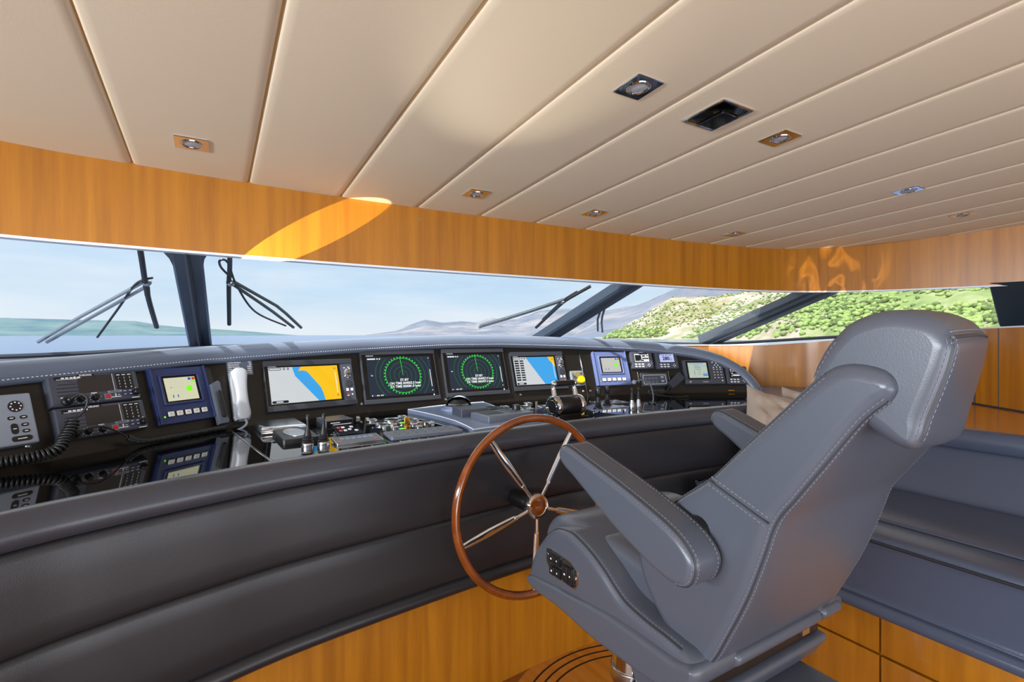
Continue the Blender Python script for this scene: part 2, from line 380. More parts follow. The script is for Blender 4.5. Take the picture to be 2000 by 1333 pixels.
# ceiling: fore-and-aft upholstered planks with narrow gold gaps, falling slightly to the bow
b = B(); seams = [-2.08, -1.72, -1.35, -.98, -.61, -.244, .128, .49, .845, 1.18, 1.513, 1.85, 2.19, 2.53, 2.87, 3.2, 3.54, 3.88, 4.22, 4.5]
def vlimit(x):
    """y of the valance at x"""
    best = 1.0
    for p, q in zip(VALS[:-1], VALS[1:]):
        if min(p.x, q.x) <= x <= max(p.x, q.x) and abs(p.x-q.x) > 1e-6:
            best = max(best, p.y+(q.y-p.y)*(x-p.x)/(q.x-p.x))
    return best
for a, c in zip(seams[:-1], seams[1:]):
    xs = [a+.002, a+.005, a+.012, a+.03, c-.03, c-.012, c-.005, c-.002]; zs = [.010, .004, .001, 0, 0, .001, .004, .010]; rows = []
    for k in range(13):
        t = k/12; rows.append([(x, -2.6+(vlimit(min(4.40, max(-2.1, x)))+.012+2.6)*t, ceil_z(-2.6+(vlimit(min(4.40, max(-2.1, x)))+.012+2.6)*t)+z) for x, z in zip(xs, zs)])
    b.grid(rows, 'vinyl')
struct(b.build('ceiling', None, 60))
b = B()
for z0, m in ((.010, 'vinyl_gap'),):
    b.quad([(-2.3, -2.6, ceil_z(-2.6)+z0), (4.7, -2.6, ceil_z(-2.6)+z0), (4.7, 2.3, ceil_z(2.3)+z0), (-2.3, 2.3, ceil_z(2.3)+z0)], m)
out = [p+n*.06 for p, n in zip(VALS, VO)]
n0 = len(b.v); 
b.face([b.av((p.x, p.y, ceil_z(p.y)+.07)) for p in out], 'white')
b.grid([[(p.x, p.y, ceil_z(p.y)+.07), (p.x, p.y, ceil_z(p.y)+.0)] for p in out], 'white')
struct(b.build('roof', None, 30))

# floor and hull sides below the windows
b = B(); b.box((1.0, .4, -.03), (7.6, 6.4, .06), 'wood_floor'); struct(b.build('floor'))
b = B(); k0 = 0; k1 = 150
b.grid([[SILLR[i]+Vector((0, 0, .0)), SILLR[i]*1+Vector((0, 0, -SILLR[i].z))] for i in range(0, 400, 4)], 'white'); struct(b.build('wall_front', None, 60))
b = B(); b.box((-2.3, -.3, .68), (.05, 4.6, 1.36), 'wood'); b.box((-2.48, -.3, 1.37), (.4, 4.6, .03), 'wood'); struct(b.build('wall_left'))
# starboard wooden lining under the side windows
WL = [(2.7, 3.02, 1.372), (3.2, 2.90, 1.37), (3.52, 2.70, 1.37), (3.73, 2.36, 1.375), (3.92, 2.10, 1.40), (4.02, 1.75, 1.44), (4.04, 1.45, 1.47), (4.02, 1.2, 1.49), (3.97, 1.15, 1.493), (3.76, .88, 1.50), (3.30, .30, 1.51), (3.05, 0, 1.51), (2.95, -.6, 1.51)]
WR = resample(WL, n=90)
b = B(); rows = []
for p in WR: rows.append([(p.x, p.y, .9), (p.x, p.y, p.z)])
b.grid(rows, 'wood')
# panel joints on the lining
struct(b.build('wall_right', None, 20))
b = B()
for p in (WL[8], WL[10]):
    b.box((p[0]-.003, p[1]-.003, 1.25), (.008, .008, .5), 'seam')
for x, y in ((3.865, 1.015),): b.box((x-.002, y-.002, 1.26), (.004, .004, .46), 'seam')
b.tube([(p[0]-.006, p[1], 1.035) for p in WL[6:]], .005, 'seam', 6); struct(b.build('baseboard_right'))
b = B(); rows = []
for i, p in enumerate(WR):
    j = min(range(sill_i(2.7, 3.04), 400), key=lambda k: (SILLR[k].x-p.x-.25)**2+(SILLR[k].y-p.y-.1)**2); q = SILLR[j]
    rows.append([(p.x-.004, p.y-.004, p.z-.006), (p.x-.004, p.y-.004, p.z+.002), (q.x, q.y, max(q.z, p.z-.01)-.012)])
b.grid(rows, 'trim_white'); struct(b.build('trim_4', None, 20))

# ------------------------------------------------------------------ outside: sea, islands, mountains, hillside
def sea_mat():
    m = mat('sea', (24, 66, 118), .14); t = m.node_tree; p = t.nodes['Principled BSDF']; co = N(t, 'ShaderNodeTexCoord')
    mp = N(t, 'ShaderNodeMapping'); mp.inputs['Scale'].default_value = (.25, .6, 1); n = N(t, 'ShaderNodeTexNoise'); n.inputs['Scale'].default_value = 1.0; n.inputs['Detail'].default_value = 6
    bu = N(t, 'ShaderNodeBump'); bu.inputs['Strength'].default_value = .5; bu.inputs['Distance'].default_value = .5
    t.links.new(co.outputs['Object'], mp.inputs[0]); t.links.new(mp.outputs[0], n.inputs[0]); t.links.new(n.outputs[0], bu.inputs['Height']); t.links.new(bu.outputs[0], p.inputs['Normal'])
sea_mat()
def rock_mat(name, stops, scale, rough=.95, zsc=1, rock=None):
    m = mat(name, (128, 128, 128), rough, spec=.1); t = m.node_tree; p = t.nodes['Principled BSDF']; co = N(t, 'ShaderNodeTexCoord')
    mp = N(t, 'ShaderNodeMapping'); mp.inputs['Scale'].default_value = (1, 1, zsc)
    n = N(t, 'ShaderNodeTexNoise'); n.inputs['Scale'].default_value = scale; n.inputs['Detail'].default_value = 9; n.inputs['Roughness'].default_value = .68
    r = ramp(t, [(a, s2l(c)) for a, c in stops])
    t.links.new(co.outputs['Object'], mp.inputs[0]); t.links.new(mp.outputs[0], n.inputs[0]); t.links.new(n.outputs[0], r.inputs[0]); t.links.new(r.outputs[0], p.inputs['Base Color'])
rock_mat('hazy_karst', [(.38, (84, 94, 110)), (.5, (104, 108, 120)), (.62, (128, 126, 130))], .0011)  # limestone grey, with distance haze mixed into the colour
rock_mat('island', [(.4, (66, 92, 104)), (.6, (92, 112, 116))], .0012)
rock_mat('slope', [(.30, (96, 108, 62)), (.42, (112, 116, 82)), (.49, (136, 130, 116)), (.58, (156, 148, 136)), (.7, (136, 128, 116))], .016)
rock_mat('green_slope', [(.34, (88, 106, 62)), (.5, (108, 124, 78)), (.62, (130, 134, 104))], .03)
mat('shrub_dark', (84, 100, 62), .9, spec=.1, var=(.3, .25)); mat('shrub_light', (120, 140, 84), .9, spec=.1, var=(.3, .25))
b = B(); R = 26000
b.face([b.av((R*cos(2*pi*i/64), R*sin(2*pi*i/64), 0)) for i in range(64)], 'sea'); o = struct(b.build('sea')); o.location.z = -4
def polar(az, r, z=0): a = radians(az); return Vector((r*sin(a), r*cos(a), z))
def ridge(name, prof, r0, depth, m, amp, fs, seed, n=220, k=14):
    b = B(); rows = []; a0, a1 = prof[0][0], prof[-1][0]
    for i in range(n+1):
        az = a0+(a1-a0)*i/n; el = interp(prof, az); top = r0*tan(radians(max(el, 0))); row = []
        for j in range(k+1):
            t = j/k; r = r0-depth*(1-t); h = top*(t**1.15)*(1+amp*noise.fractal(polar(az, r)*fs+Vector((seed, 0, 0)), 1, 2, 5)*(.35+.65*t*(1-t)*3)); row.append(polar(az, r, max(-4.5, h-4 if t else -5)))
        row.append(polar(az, r0+depth*.4, -6)); rows.append(row)
    b.grid(rows, m); return struct(b.build(name, None, 180))
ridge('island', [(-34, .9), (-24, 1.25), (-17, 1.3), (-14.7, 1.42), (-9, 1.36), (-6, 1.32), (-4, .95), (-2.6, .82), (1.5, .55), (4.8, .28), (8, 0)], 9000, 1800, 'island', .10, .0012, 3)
ridge('mountain_range', [(14.5, 0), (17.8, .5), (19.5, 1.2), (21.2, 1.75), (23, 1.5), (25.2, 1.6), (27, 1.5), (28.7, 2.1), (30, 1.75), (31.6, 1.85), (33, 2.3), (34, 2.7), (37.5, 3.1), (41.5, 2.7), (46, 3.4), (52, 4)], 12000, 3000, 'hazy_karst', .16, .0011, 9)
ridge('mountain', [(38, 0), (40, 1.2), (41.5, 2.3), (43.5, 2.7), (45.4, 3.35), (47.6, 4.4), (49.7, 5.5), (53, 6.6), (60, 7.5), (72, 8)], 5200, 2600, 'hazy_karst', .18, .002, 21)
SHORE = [(40.5, 820), (42, 760), (48, 700), (54, 620), (60, 520), (68, 420), (76, 360), (100, 330), (130, 400)]
TOP = [(40.5, 0), (41.6, 1), (43.5, 20), (45.4, 40), (47, 62), (48.7, 82), (53, 80), (56, 82), (60, 92), (66, 86), (72, 82), (80, 84), (100, 90), (130, 60)]
def hill_h(az, r):
    rs = interp(SHORE, az)+14*noise.noise(Vector((az*.6, 3, 0))); tp = interp(TOP, az); w = 330+tp*1.2
    t = (r-rs)/w
    if t <= 0: return -6*min(1, -t*20)
    t = min(t, 1.25); q = min(1, t)
    prof = .12*min(1, t*9)+.88*(q*q*(3-2*q))**.8
    z = tp*prof
    p = polar(az, r)
    z += (noise.fractal(p*.012, 1, 2, 5)*7+noise.fractal(p*.05, 1, 2, 4)*2.2)*min(1, t*4)*min(1, tp/30)
    return max(.3*min(1, tp/5), z) if t > .02 else max(0, z)
def hill(name, a0, a1, n, m):
    b = B(); rows = []
    for i in range(n+1):
        az = a0+(a1-a0)*i/n; rs = interp(SHORE, az); tp = interp(TOP, az); w = 330+tp*1.2
        rows.append([polar(az, rs-25+(w*1.3+25)*(j/70)**1.2, hill_h(az, rs-25+(w*1.3+25)*(j/70)**1.2)-4) for j in range(71)])
    b.grid(rows, m); return struct(b.build(name, None, 180))
hill('hillside', 40.5, 61, 200, 'slope'); hill('green_hillside', 61, 112, 220, 'green_slope')
# shrubs and pines on the slopes
rnd = random.Random(5); ico = None
def ico_mesh():
    t = (1+sqrt(5))/2; v = [Vector(p).normalized() for p in ((-1, t, 0), (1, t, 0), (-1, -t, 0), (1, -t, 0), (0, -1, t), (0, 1, t), (0, -1, -t), (0, 1, -t), (t, 0, -1), (t, 0, 1), (-t, 0, -1), (-t, 0, 1))]
    f = [(0, 11, 5), (0, 5, 1), (0, 1, 7), (0, 7, 10), (0, 10, 11), (1, 5, 9), (5, 11, 4), (11, 10, 2), (10, 7, 6), (7, 1, 8), (3, 9, 4), (3, 4, 2), (3, 2, 6), (3, 6, 8), (3, 8, 9), (4, 9, 5), (2, 4, 11), (6, 2, 10), (8, 6, 7), (9, 8, 1)]
    return v, f
iv, jf = ico_mesh()
sb = {'shrub_dark': B(), 'shrub_light': B()}
cnt = 0
while cnt < 9000:
    az = 41.5+rnd.random()**1.15*55; rs = interp(SHORE, az); tp = interp(TOP, az); r = rs+8+rnd.random()**1.2*(330+tp*1.2)
    h = hill_h(az, r); p = polar(az, r, h-4); d = noise.fractal(p*.012+Vector((40, 0, 0)), 1, 2, 3)
    thr = -.3 if az > 61 else (.0 if h < 14 else .22)
    if d+rnd.random()*.5-.1 < thr: continue
    cnt += 1; s = rnd.uniform(1.0, 2.6)*(1.3 if h < 14 or az > 61 else .8); k = 'shrub_dark' if rnd.random() < (.5 if az < 61 else .3) else 'shrub_light'; bb = sb[k]
    rot = Matrix.Rotation(rnd.random()*6.28, 3, 'Z'); o0 = len(bb.v); js = [rnd.uniform(.75, 1.25) for _ in iv]
    bb.v += [p+Vector((0, 0, s*.4))+rot @ Vector((v.x*s*j, v.y*s*j, v.z*s*.8*j)) for v, j in zip(iv, js)]
    for f in jf: bb.f.append([o0+i for i in f]); bb.m.append(0)
    bb.mats = [k]
for k, l in (('shrub_dark', 'dark green shrubs dotted over the rocky hillside outside'), ('shrub_light', 'light green shrubs and young pines covering the slope outside')):
    o = sb[k].build('shrubs', None, 180); o['kind'] = 'stuff'; tag(o, l, 'shrubs')

# ------------------------------------------------------------------ helm console
CF = [(-1.6, .55), (-1.25, .88), (-.8, 1.22), (-.383, 1.462), (-.222, 1.531), (-.016, 1.596), (.258, 1.660), (.805, 1.725), (1.266, 1.755), (1.766, 1.740), (2.289, 1.703), (2.6, 1.665)]
CFR = resample([(*p, 0) for p in crom([Vector(p) for p in CF], 6, False)], .04); CFN = [-n for n in outward(CFR)]   # towards the crew
con = thing('helm_console', 'long curved helm console padded in dark grey leather under the windscreen', 'console', (1.0, 1.9, 0))
def place(o, parent):    # keep world coordinates for meshes written in world space
    o.parent = parent; o.matrix_parent_inverse = parent.matrix_world.inverted(); return o
CON_INV = Matrix.Translation((-1.0, -1.9, 0))
def cb(): b = B(); b.M = CON_INV; return b
def sweep(b, sec, m, path=CFR, nor=CFN): b.grid([[p+n*o+Vector((0, 0, z)) for o, z in sec] for p, n in zip(path, nor)], m)
b = cb(); sweep(b, [(-.075, 1.03), (-.072, 1.052), (-.06, 1.062), (-.03, 1.069), (-.008, 1.064), (.012, 1.050), (.023, 1.030), (.025, 1.012), (.018, .996), (.006, .988)], 'leather_roll_sheen'); b.build('top_roll', con, 60)
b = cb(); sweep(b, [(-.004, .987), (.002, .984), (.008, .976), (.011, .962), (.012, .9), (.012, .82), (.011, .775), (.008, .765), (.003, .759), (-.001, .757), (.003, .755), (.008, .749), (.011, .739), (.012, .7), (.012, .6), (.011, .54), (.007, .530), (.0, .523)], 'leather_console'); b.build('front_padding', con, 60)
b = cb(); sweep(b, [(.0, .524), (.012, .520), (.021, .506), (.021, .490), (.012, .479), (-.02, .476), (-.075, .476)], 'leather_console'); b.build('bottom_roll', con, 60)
b = cb(); sweep(b, [(-.065, .49), (-.065, 0)], 'wood'); b.build('wooden_base', con, 60)
# instrument board: three facets leaning away from the crew
PB = [(-1.25, 1.50), (-.55, 2.03), (-.447, 2.11), (.05, 2.46), (.4, 2.545), (.75, 2.60), (1.1, 2.61), (1.55, 2.585), (2.1, 2.53), (2.45, 2.46), (2.78, 2.354), (3.05, 2.23), (3.15, 2.18), (3.22, 2.137), (3.26, 2.112), (3.285, 2.097)]
ZT = [(-1.25, 1.33), (-.7, 1.356), (0, 1.40), (.68, 1.432), (1.2, 1.45), (1.55, 1.45), (2.1, 1.432), (2.5, 1.412), (2.75, 1.388), (2.9, 1.364), (3.0, 1.338), (3.08, 1.306), (3.15, 1.262), (3.2, 1.215), (3.24, 1.16), (3.27, 1.10), (3.285, 1.05)]
KL = .38
def facet_n(x):
    for a, c in zip(PB[:-1], PB[1:]):
        if x <= c[0] or c is PB[-1]:
            t = Vector((c[0]-a[0], c[1]-a[1], 0)).normalized(); return Vector((-t.y, t.x, 0))
def board(x, z):
    n = facet_n(x); return Vector((x, interp(PB, x), 0))+n*(KL*(z-1.05))+Vector((0, 0, z))
def board_m(c, ang):
    a = radians(ang); X = Vector((cos(a), sin(a), 0)); out_ = Vector((-sin(a), cos(a), 0)); Y = (out_*KL+Vector((0, 0, 1))).normalized(); Z = X.cross(Y)
    m = Matrix((X, Y, Z)).transposed().to_4x4(); m.translation = Vector(c); return m
def facet(xs):
    b = cb(); b.grid([[board(x, 1.035), board(x, max(1.05, interp(ZT, x)-.03))] for x in xs], 'panel_black'); b.build('instrument_board', con, 20)
def lin(a, c, n): return [a+(c-a)*i/n for i in range(n+1)]
facet(lin(-1.25, .05-1e-4, 12)); facet([.05-1e-4, .05+1e-4]+lin(.1, 2.1-1e-4, 24)); facet([2.1-1e-4]+lin(2.1+1e-4, 2.9, 12)+lin(2.95, 3.285, 12))
# steel seam between middle and starboard boards
b = cb(); b.tube([board(2.1, 1.05)+Vector((-.002, -.004, 0)), board(2.1, 1.36)+Vector((-.002, -.004, 0))], .004, 'steel', 6); b.build('joint_strip', con)
# leather brow, swept along the board's top edge
XS = lin(-1.25, 2.8, 70)+lin(2.83, 3.285, 26)
path = [board(x, interp(ZT, x)-.035) for x in XS]
secs = []; seam_p = []; brow_f = []
for i, p in enumerate(path):
    t = (path[min(len(path)-1, i+1)]-path[max(0, i-1)]).normalized(); n = facet_n(XS[i]); aft = (-n+Vector((0, 0, KL))).normalized(); up = t.cross(-aft).normalized()
    if up.z < 0 and XS[i] < 3: up = -up
    if i and up.dot(secs_up) < 0: up = -up
    secs_up = up; u = up
    prof = [(-.004, -.045), (.018, -.048), (.034, -.040), (.044, -.022), (.044, -.002), (.036, .018), (.018, .031), (-.005, .036), (-.05, .036), (-.09, .03)]
    secs.append([p+aft*a+u*c for a, c in prof]); seam_p.append(p+aft*.0375+u*(-.036)); brow_f.append(secs[-1][-1])
b = cb(); b.grid(secs, 'leather_brow_sunlit'); b.build('brow', con, 60)
def stitches(b, path, m, ln=.005, gap=.0035, r=.0011):
    P = resample(path, ln+gap)
    for a, c in zip(P[:-1], P[1:]):
        d = (c-a); b.tube([a, a+d*(ln/(ln+gap))], r, m, 4)
b = cb(); stitches(b, seam_p, 'white', .006, .006, .0013); b.build('stitching', con)
# leather dash top from the brow forward to the windscreen sill
b = cb(); rows = []
for i, x in enumerate(XS):
    p = brow_f[i]; j = sill_i(x if x < 2.6 else x+.35*(x-2.6), 3.1 if x > -.1 else 3.1+(x+.1)*.55); q = SILLR[j]
    lim = min(1.372, p.z-.004) if x > 2.6 else q.z-.012
    q = Vector((min(q.x, 3.42), min(q.y, 3.2), lim)); rows.append([p, p.lerp(q, .1)+Vector((0, 0, -.006)), p.lerp(q, .5), q])
b.grid(rows, 'leather_bench'); b.build('dash_top', con, 50)
# black glass worktop, three pieces with pale joints
def cf_y(x): return interp(CF, x)
def wt(front, back, gap0=0, gap1=0):
    pts = [(x, cf_y(x)+.066) for x in front]+[(x, interp(PB, x)+.004) for x in back[::-1]]
    b = cb(); b.slab(pts, 1.03, 1.05, 'gloss_black', .0012); b.build('worktop', con, 25)
wt(lin(-1.3, .166, 20), lin(-1.2, .056, 16)); wt(lin(.174, 1.93, 24), lin(.064, 2.096, 24)); wt(lin(1.938, 2.56, 10), lin(2.104, 3.28, 16))
for a, c in (((.17, cf_y(.17)+.066), (.06, 2.466)), ((1.934, cf_y(1.934)+.066), (2.1, 2.53))):
    b = cb(); v = Vector((c[0]-a[0], c[1]-a[1])).normalized(); nn = (-v.y*.0035, v.x*.0035)
    b.slab([(a[0]-nn[0], a[1]-nn[1]), (c[0]-nn[0], c[1]-nn[1]), (c[0]+nn[0], c[1]+nn[1]), (a[0]+nn[0], a[1]+nn[1])], 1.03, 1.0506, 'steel'); b.build('joint_strip', con)
# leather covered side shelf outboard of the console
b = B(); pts = [(3.295, 2.10), (3.31, 2.4), (3.36, 2.80), (3.52, 2.69), (3.72, 2.36), (3.91, 2.10), (4.01, 1.75), (4.02, 1.47), (2.88, 1.47), (2.82, 1.60), (2.585, 1.735)]
b.slab(pts, .97, 1.05, 'leather_bench', .012, .01); tag(b.build('side_shelf', None, 40), 'blue-grey leather shelf below the starboard wooden wall, outboard of the console end', 'shelf')
# wooden counter behind the bench
b = B(); pts = [(2.86, -1.6), (2.86, 1.462), (4.025, 1.462), (4.005, 1.2), (3.965, 1.14), (3.755, .875), (3.295, .295), (3.045, -.005), (2.94, -.6), (2.94, -1.6)]
b.slab(pts, .95, 1.03, 'wood_plank', .004); tag(b.build('counter', None, 40), 'varnished wooden ledge behind the leather bench backrest', 'ledge')

# ------------------------------------------------------------------ steering wheel
WC = Vector((1.056, 1.592, .801)); wy, wt_ = .017, .053
Zw = Vector((sin(wy)*cos(wt_), -cos(wy)*cos(wt_), sin(wt_))); Xw = Vector((0, 0, 1)).cross(Zw).normalized(); Yw = Zw.cross(Xw)
mw = Matrix((Xw, Yw, Zw)).transposed().to_4x4(); mw.translation = WC
wh = thing('steering_wheel', 'large varnished wooden steering wheel with five chrome spokes in front of the console', 'steering wheel', mtx=mw)
b = B(); b.tube([(.329*cos(2*pi*i/96), .329*sin(2*pi*i/96), 0) for i in range(96)], .0155, 'mahogany', 14, closed=True); b.build('rim', wh, 60)
for k in range(5):
    a = radians(269+72*k); d = Vector((cos(a), sin(a), 0)); s = Vector((-sin(a), cos(a), 0)); b = B()
    b.tube([d*.03+Vector((0, 0, .018)), d*.095+Vector((0, 0, .016))], .0075, 'chrome', 10)
    b.tube([d*.093+Vector((0, 0, .016)), d*.103+Vector((0, 0, .0155))], .0098, 'chrome', 10)
    rows = []
    for t in (0, .15, .5, .85, 1):
        p = d*(.10+.222*t)+Vector((0, 0, .015*(1-t))); w = .0105+.0045*sin(pi*t); h = .006
        rows.append([p+s*w*cos(q)+Vector((0, 0, h*sin(q))) for q in [2*pi*i/10 for i in range(10)]])
    b.grid(rows, 'chrome', closed_v=True); b.build('spoke', wh, 50)
b = B(); b.lathe([(.034, -.02), (.046, 0), (.048, .02), (.047, .030), (.043, .034), (.036, .033), (.034, .030)], 'chrome', 32); hb = b.build('hub', wh, 40)
b = B(); b.lathe([(.034, .030), (.030, .0325), (.015, .0345), (0, .035)], 'mahogany', 28); b.build('wooden_cap', hb)
b = B(); b.lathe([(.030, -.15), (.034, -.13), (.034, -.03), (.028, -.02)], 'black', 24); b.build('steering_shaft', wh)

# ------------------------------------------------------------------ helm chair
ch = thing('helm_chair', 'grey stitched leather helm chair with padded armrests on a chrome column', 'chair', (1.06, .9, 0))
CH_INV = Matrix.Translation((-1.06, -.9, 0))
def cbm(): b = B(); b.M = CH_INV; return b
class Pad:
    """upholstered block: side profile (y, z) carried from x0 to x1 with rounded rims"""
    def __init__(s, b, prof, x0, x1, r, m, k=6, n=6, rx=None, warp=None):
        P = [(p.x, p.y) for p in crom([Vector(p) for p in prof], k)]
        if area2(P) < 0: P = P[::-1]
        nP = len(P); F = []
        for i in range(nP):     # tight convex corners get a smaller rim
            a, c, d = Vector(P[i-2]), Vector(P[i]), Vector(P[(i+2) % nP]); e1, e2, e3 = (c-a), (d-c), (d-a); cr = e1.x*e2.y-e1.y*e2.x
            F.append(1.0 if cr < 1e-9 else min(1, .8*(e1.length*e2.length*e3.length/(2*cr))/r))
        F = [min(F[(i+j) % nP] for j in range(-3, 4)) for i in range(nP)]; F = [sum(F[(i+j) % nP] for j in range(-3, 4))/7 for i in range(nP)]; s.F = F
        s.P, s.x0, s.x1, s.r, s.rx = P, x0, x1, r, rx or r; s.warp = warp or (lambda v: v); rows = []
        for i in range(n+1):
            a = pi/2*(1-i/n); rows.append(s.ring(0, a))
        if (x1-x0) > 3*s.rx:
            for t in (.25, .5, .75): rows.append([s.warp(Vector((x0+s.rx+(x1-x0-2*s.rx)*t, y, z))) for y, z in P])
        for i in range(n+1):
            a = pi/2*(i/n); rows.append(s.ring(1, a))
        R = b.grid(rows, m, closed_v=True)
        for side, ri in ((0, R[0]), (1, R[-1])):
            b.face(ri if side else ri[::-1], m)
    def ring(s, side, a, lift=0, idx=None):
        """a: 0 at the start of the rim, pi/2 at the flat side"""
        q = inset(s.P, s.r*(1-cos(a)), s.F, lift*cos(a)); x = (s.x0+s.rx*(1-sin(a))-lift*sin(a)) if side == 0 else (s.x1-s.rx*(1-sin(a))+lift*sin(a))
        o = [s.warp(Vector((x, y, z))) for y, z in q]; return o
def rim_seam(b, pad, side, i0=None, i1=None, ang=.62, closed=False):
    """piped double-stitched seam along part of a pad's rim; i0..i1 index the smoothed profile"""
    def cut(R): 
        n = len(R)
        if i0 is None: return R+[R[0]]
        return [R[i % n] for i in range(i0, i1+1)]
    b.tube(cut(pad.ring(side, ang, -.0004)), .0023, 'seam', 6)
    for da in (-.0065, .0065):
        a = max(.05, min(1.5, ang+da/pad.r)); stitches(b, cut(pad.ring(side, a, .0003)), 'stitch', r=.0007)
def near(pad, y, z): return min(range(len(pad.P)), key=lambda i: (pad.P[i][0]-y)**2+(pad.P[i][1]-z)**2)
def arc(pad, p, q):
    """indices from profile point near p to point near q, forwards"""
    i, j = near(pad, *p), near(pad, *q)
    return (i, j if j > i else j+len(pad.P))
# backrest
bk = [(.426, 1.391), (.470, 1.349), (.499, 1.319), (.57, 1.247), (.643, 1.17), (.733, 1.097), (.80, 1.02), (.834, .957), (.822, .90), (.77, .832), (.708, .798), (.650, .796), (.628, .815), (.598, .873), (.556, .966), (.525, 1.053), (.502, 1.122), (.468, 1.173), (.434, 1.223), (.376, 1.307), (.354, 1.333), (.335, 1.352), (.326, 1.371), (.331, 1.389), (.350, 1.402), (.390, 1.406)]
b = cbm(); BK = Pad(b, bk, .832, 1.288, .026, 'leather', 5, warp=lambda v: Vector((v.x-.09*min(1, max(0, (v.z-1.24)/.14))*max(0, (v.x-1.0)/.288), v.y+.20*(v.x-.83)*min(1, max(0, (v.z-1.24)/.14)), v.z))); bko = b.build('backrest', ch, 70)
b = cbm()
for side in (0, 1):
    rim_seam(b, BK, side, *arc(BK, (.335, 1.352), (.640, .80)) if near(BK, .322, 1.384) < near(BK, .434, 1.223) else arc(BK, (.640, .80), (.335, 1.352)))
    rim_seam(b, BK, side, *arc(BK, (.75, 1.07), (.43, 1.388)) if near(BK, .75, 1.07) < near(BK, .57, 1.247) else arc(BK, (.43, 1.388), (.75, 1.07)))
# cross seams on the two sides
for x in (.8318, 1.2882):
    p0, p1 = Vector((x, .634, 1.166)), Vector((x, .515, 1.121)); b.tube([p0, p1], .0023, 'seam', 6)
    up = Vector((0, -.35, .94))
    for s in (-.009, .009): stitches(b, [p0+up*s, p1+up*s], 'stitch')
b.build('stitching', bko)
# headrest saddled over the backrest top
hd = [(.452, 1.366), (.450, 1.392), (.438, 1.420), (.420, 1.446), (.394, 1.470), (.350, 1.484), (.308, 1.480), (.280, 1.466), (.265, 1.440), (.268, 1.412), (.280, 1.372), (.292, 1.336), (.300, 1.308), (.312, 1.290), (.335, 1.290), (.37, 1.31), (.42, 1.345)]
def head_warp(v):      # the pad bellies out and turns slightly towards starboard
    k = (v.x-1.05)/.22; q = v.x-.83; return Vector((v.x, v.y+.010*(k*k-1)+.19*q, v.z-.008*(k*k-1)*min(1, max(0, (v.z-1.40)/.08))-.10*q*min(1, max(0, (1.42-v.z)/.1))))
b = cbm(); HD = Pad(b, hd, .852, 1.285, .024, 'leather', 5, rx=.030, warp=head_warp); hdo = b.build('headrest', ch, 70)
b = cbm()
for side in (0, 1):
    i, j = near(HD, .268, 1.445), near(HD, .305, 1.302); rim_seam(b, HD, side, min(i, j), max(i, j))
    i, j = near(HD, .42, 1.446), near(HD, .450, 1.38); rim_seam(b, HD, side, min(i, j), max(i, j))
for dx in (-.0075, 0, .0075):
    pth = [head_warp(Vector((.852+.41*t/20, .2660+(-dx*.25 if dx < 0 else dx*.3), 1.446+dx))) for t in range(21)]
    if dx == 0: b.tube(pth, .0023, 'seam', 6)
    else: stitches(b, pth, 'stitch')
b.build('stitching', hdo)
# armrests
ar = [(1.006, 1.134), (1.014, 1.150), (1.010, 1.166), (.996, 1.177), (.972, 1.178), (.905, 1.160), (.819, 1.137), (.743, 1.114), (.668, 1.088), (.628, 1.067), (.604, 1.040), (.603, 1.012), (.618, .986), (.648, .977), (.690, .984), (.743, 1.003), (.818, 1.034), (.906, 1.080), (.955, 1.106), (.990, 1.122)]
def armrest(x0, x1, rot, dy, dz):
    piv = Vector((.64, 1.03)); c, s = cos(rot), sin(rot)
    P = [(piv.x+dy+(y-piv.x)*c-(z-piv.y)*s, piv.y+dz+(y-piv.x)*s+(z-piv.y)*c) for y, z in ar]
    b = cbm(); A = Pad(b, P, x0, x1, .016, 'leather', 6, rx=.018); o = b.build('armrest', ch, 70)
    b = cbm(); n = len(A.P)
    for side in (0, 1):
        i, j = near(A, P[1][0], P[1][1]), near(A, P[13][0], P[13][1]); i, j = min(i, j), max(i, j); rim_seam(b, A, side, i-2, j, .5)
    b.build('stitching', o)
    b = cbm(); b.M = CH_INV @ Matrix.Translation((0, P[9][0]+.035, P[10][1]+.02)) @ Matrix.Rotation(pi/2, 4, 'Y')
    lo, hi = (x1-.01, .836) if x1 < 1 else (1.284, x0+.01)
    b.cyl(0, 0, .03, lo, hi, 'black', 20); b.build('pivot', o)
armrest(.742, .829, 0, 0, 0); armrest(1.296, 1.385, radians(5), -.01, .015)
# seat: side shell, cushion, skirt
sh = [(1.119, .917), (1.085, .932), (1.04, .938), (1.009, .933), (.956, .915), (.906, .889), (.869, .864), (.834, .846), (.776, .835), (.719, .830), (.690, .826), (.664, .823), (.645, .813), (.641, .798), (.655, .78), (.71, .77), (.85, .77), (1.009, .762), (1.161, .745), (1.213, .742), (1.228, .760), (1.224, .788), (1.200, .833), (1.161, .880)]
b = cbm(); SHL = Pad(b, sh, .795, 1.325, .026, 'leather', 5); sho = b.build('seat_shell', ch, 70)
b = cbm()
for side in (0, 1):
    rim_seam(b, SHL, side, *arc(SHL, (1.15, .89), (.68, .825)), .6)
b.build('stitching', sho)
cu = [(1.0, .84), (1.008, .898), (.995, .924), (.96, .930), (.85, .916), (.74, .900), (.66, .885), (.64, .85), (.66, .81), (.85, .80), (.98, .80)]
b = cbm(); Pad(b, cu, .862, 1.258, .03, 'leather', 5); b.build('seat_cushion', ch, 70)
cu2 = [(1.205, .86), (1.195, .905), (1.15, .938), (1.08, .950), (1.03, .938), (1.012, .90), (1.03, .85), (1.15, .82)]
b = cbm(); Pad(b, cu2, .835, 1.285, .035, 'leather', 5); b.build('thigh_bolster', ch, 70)
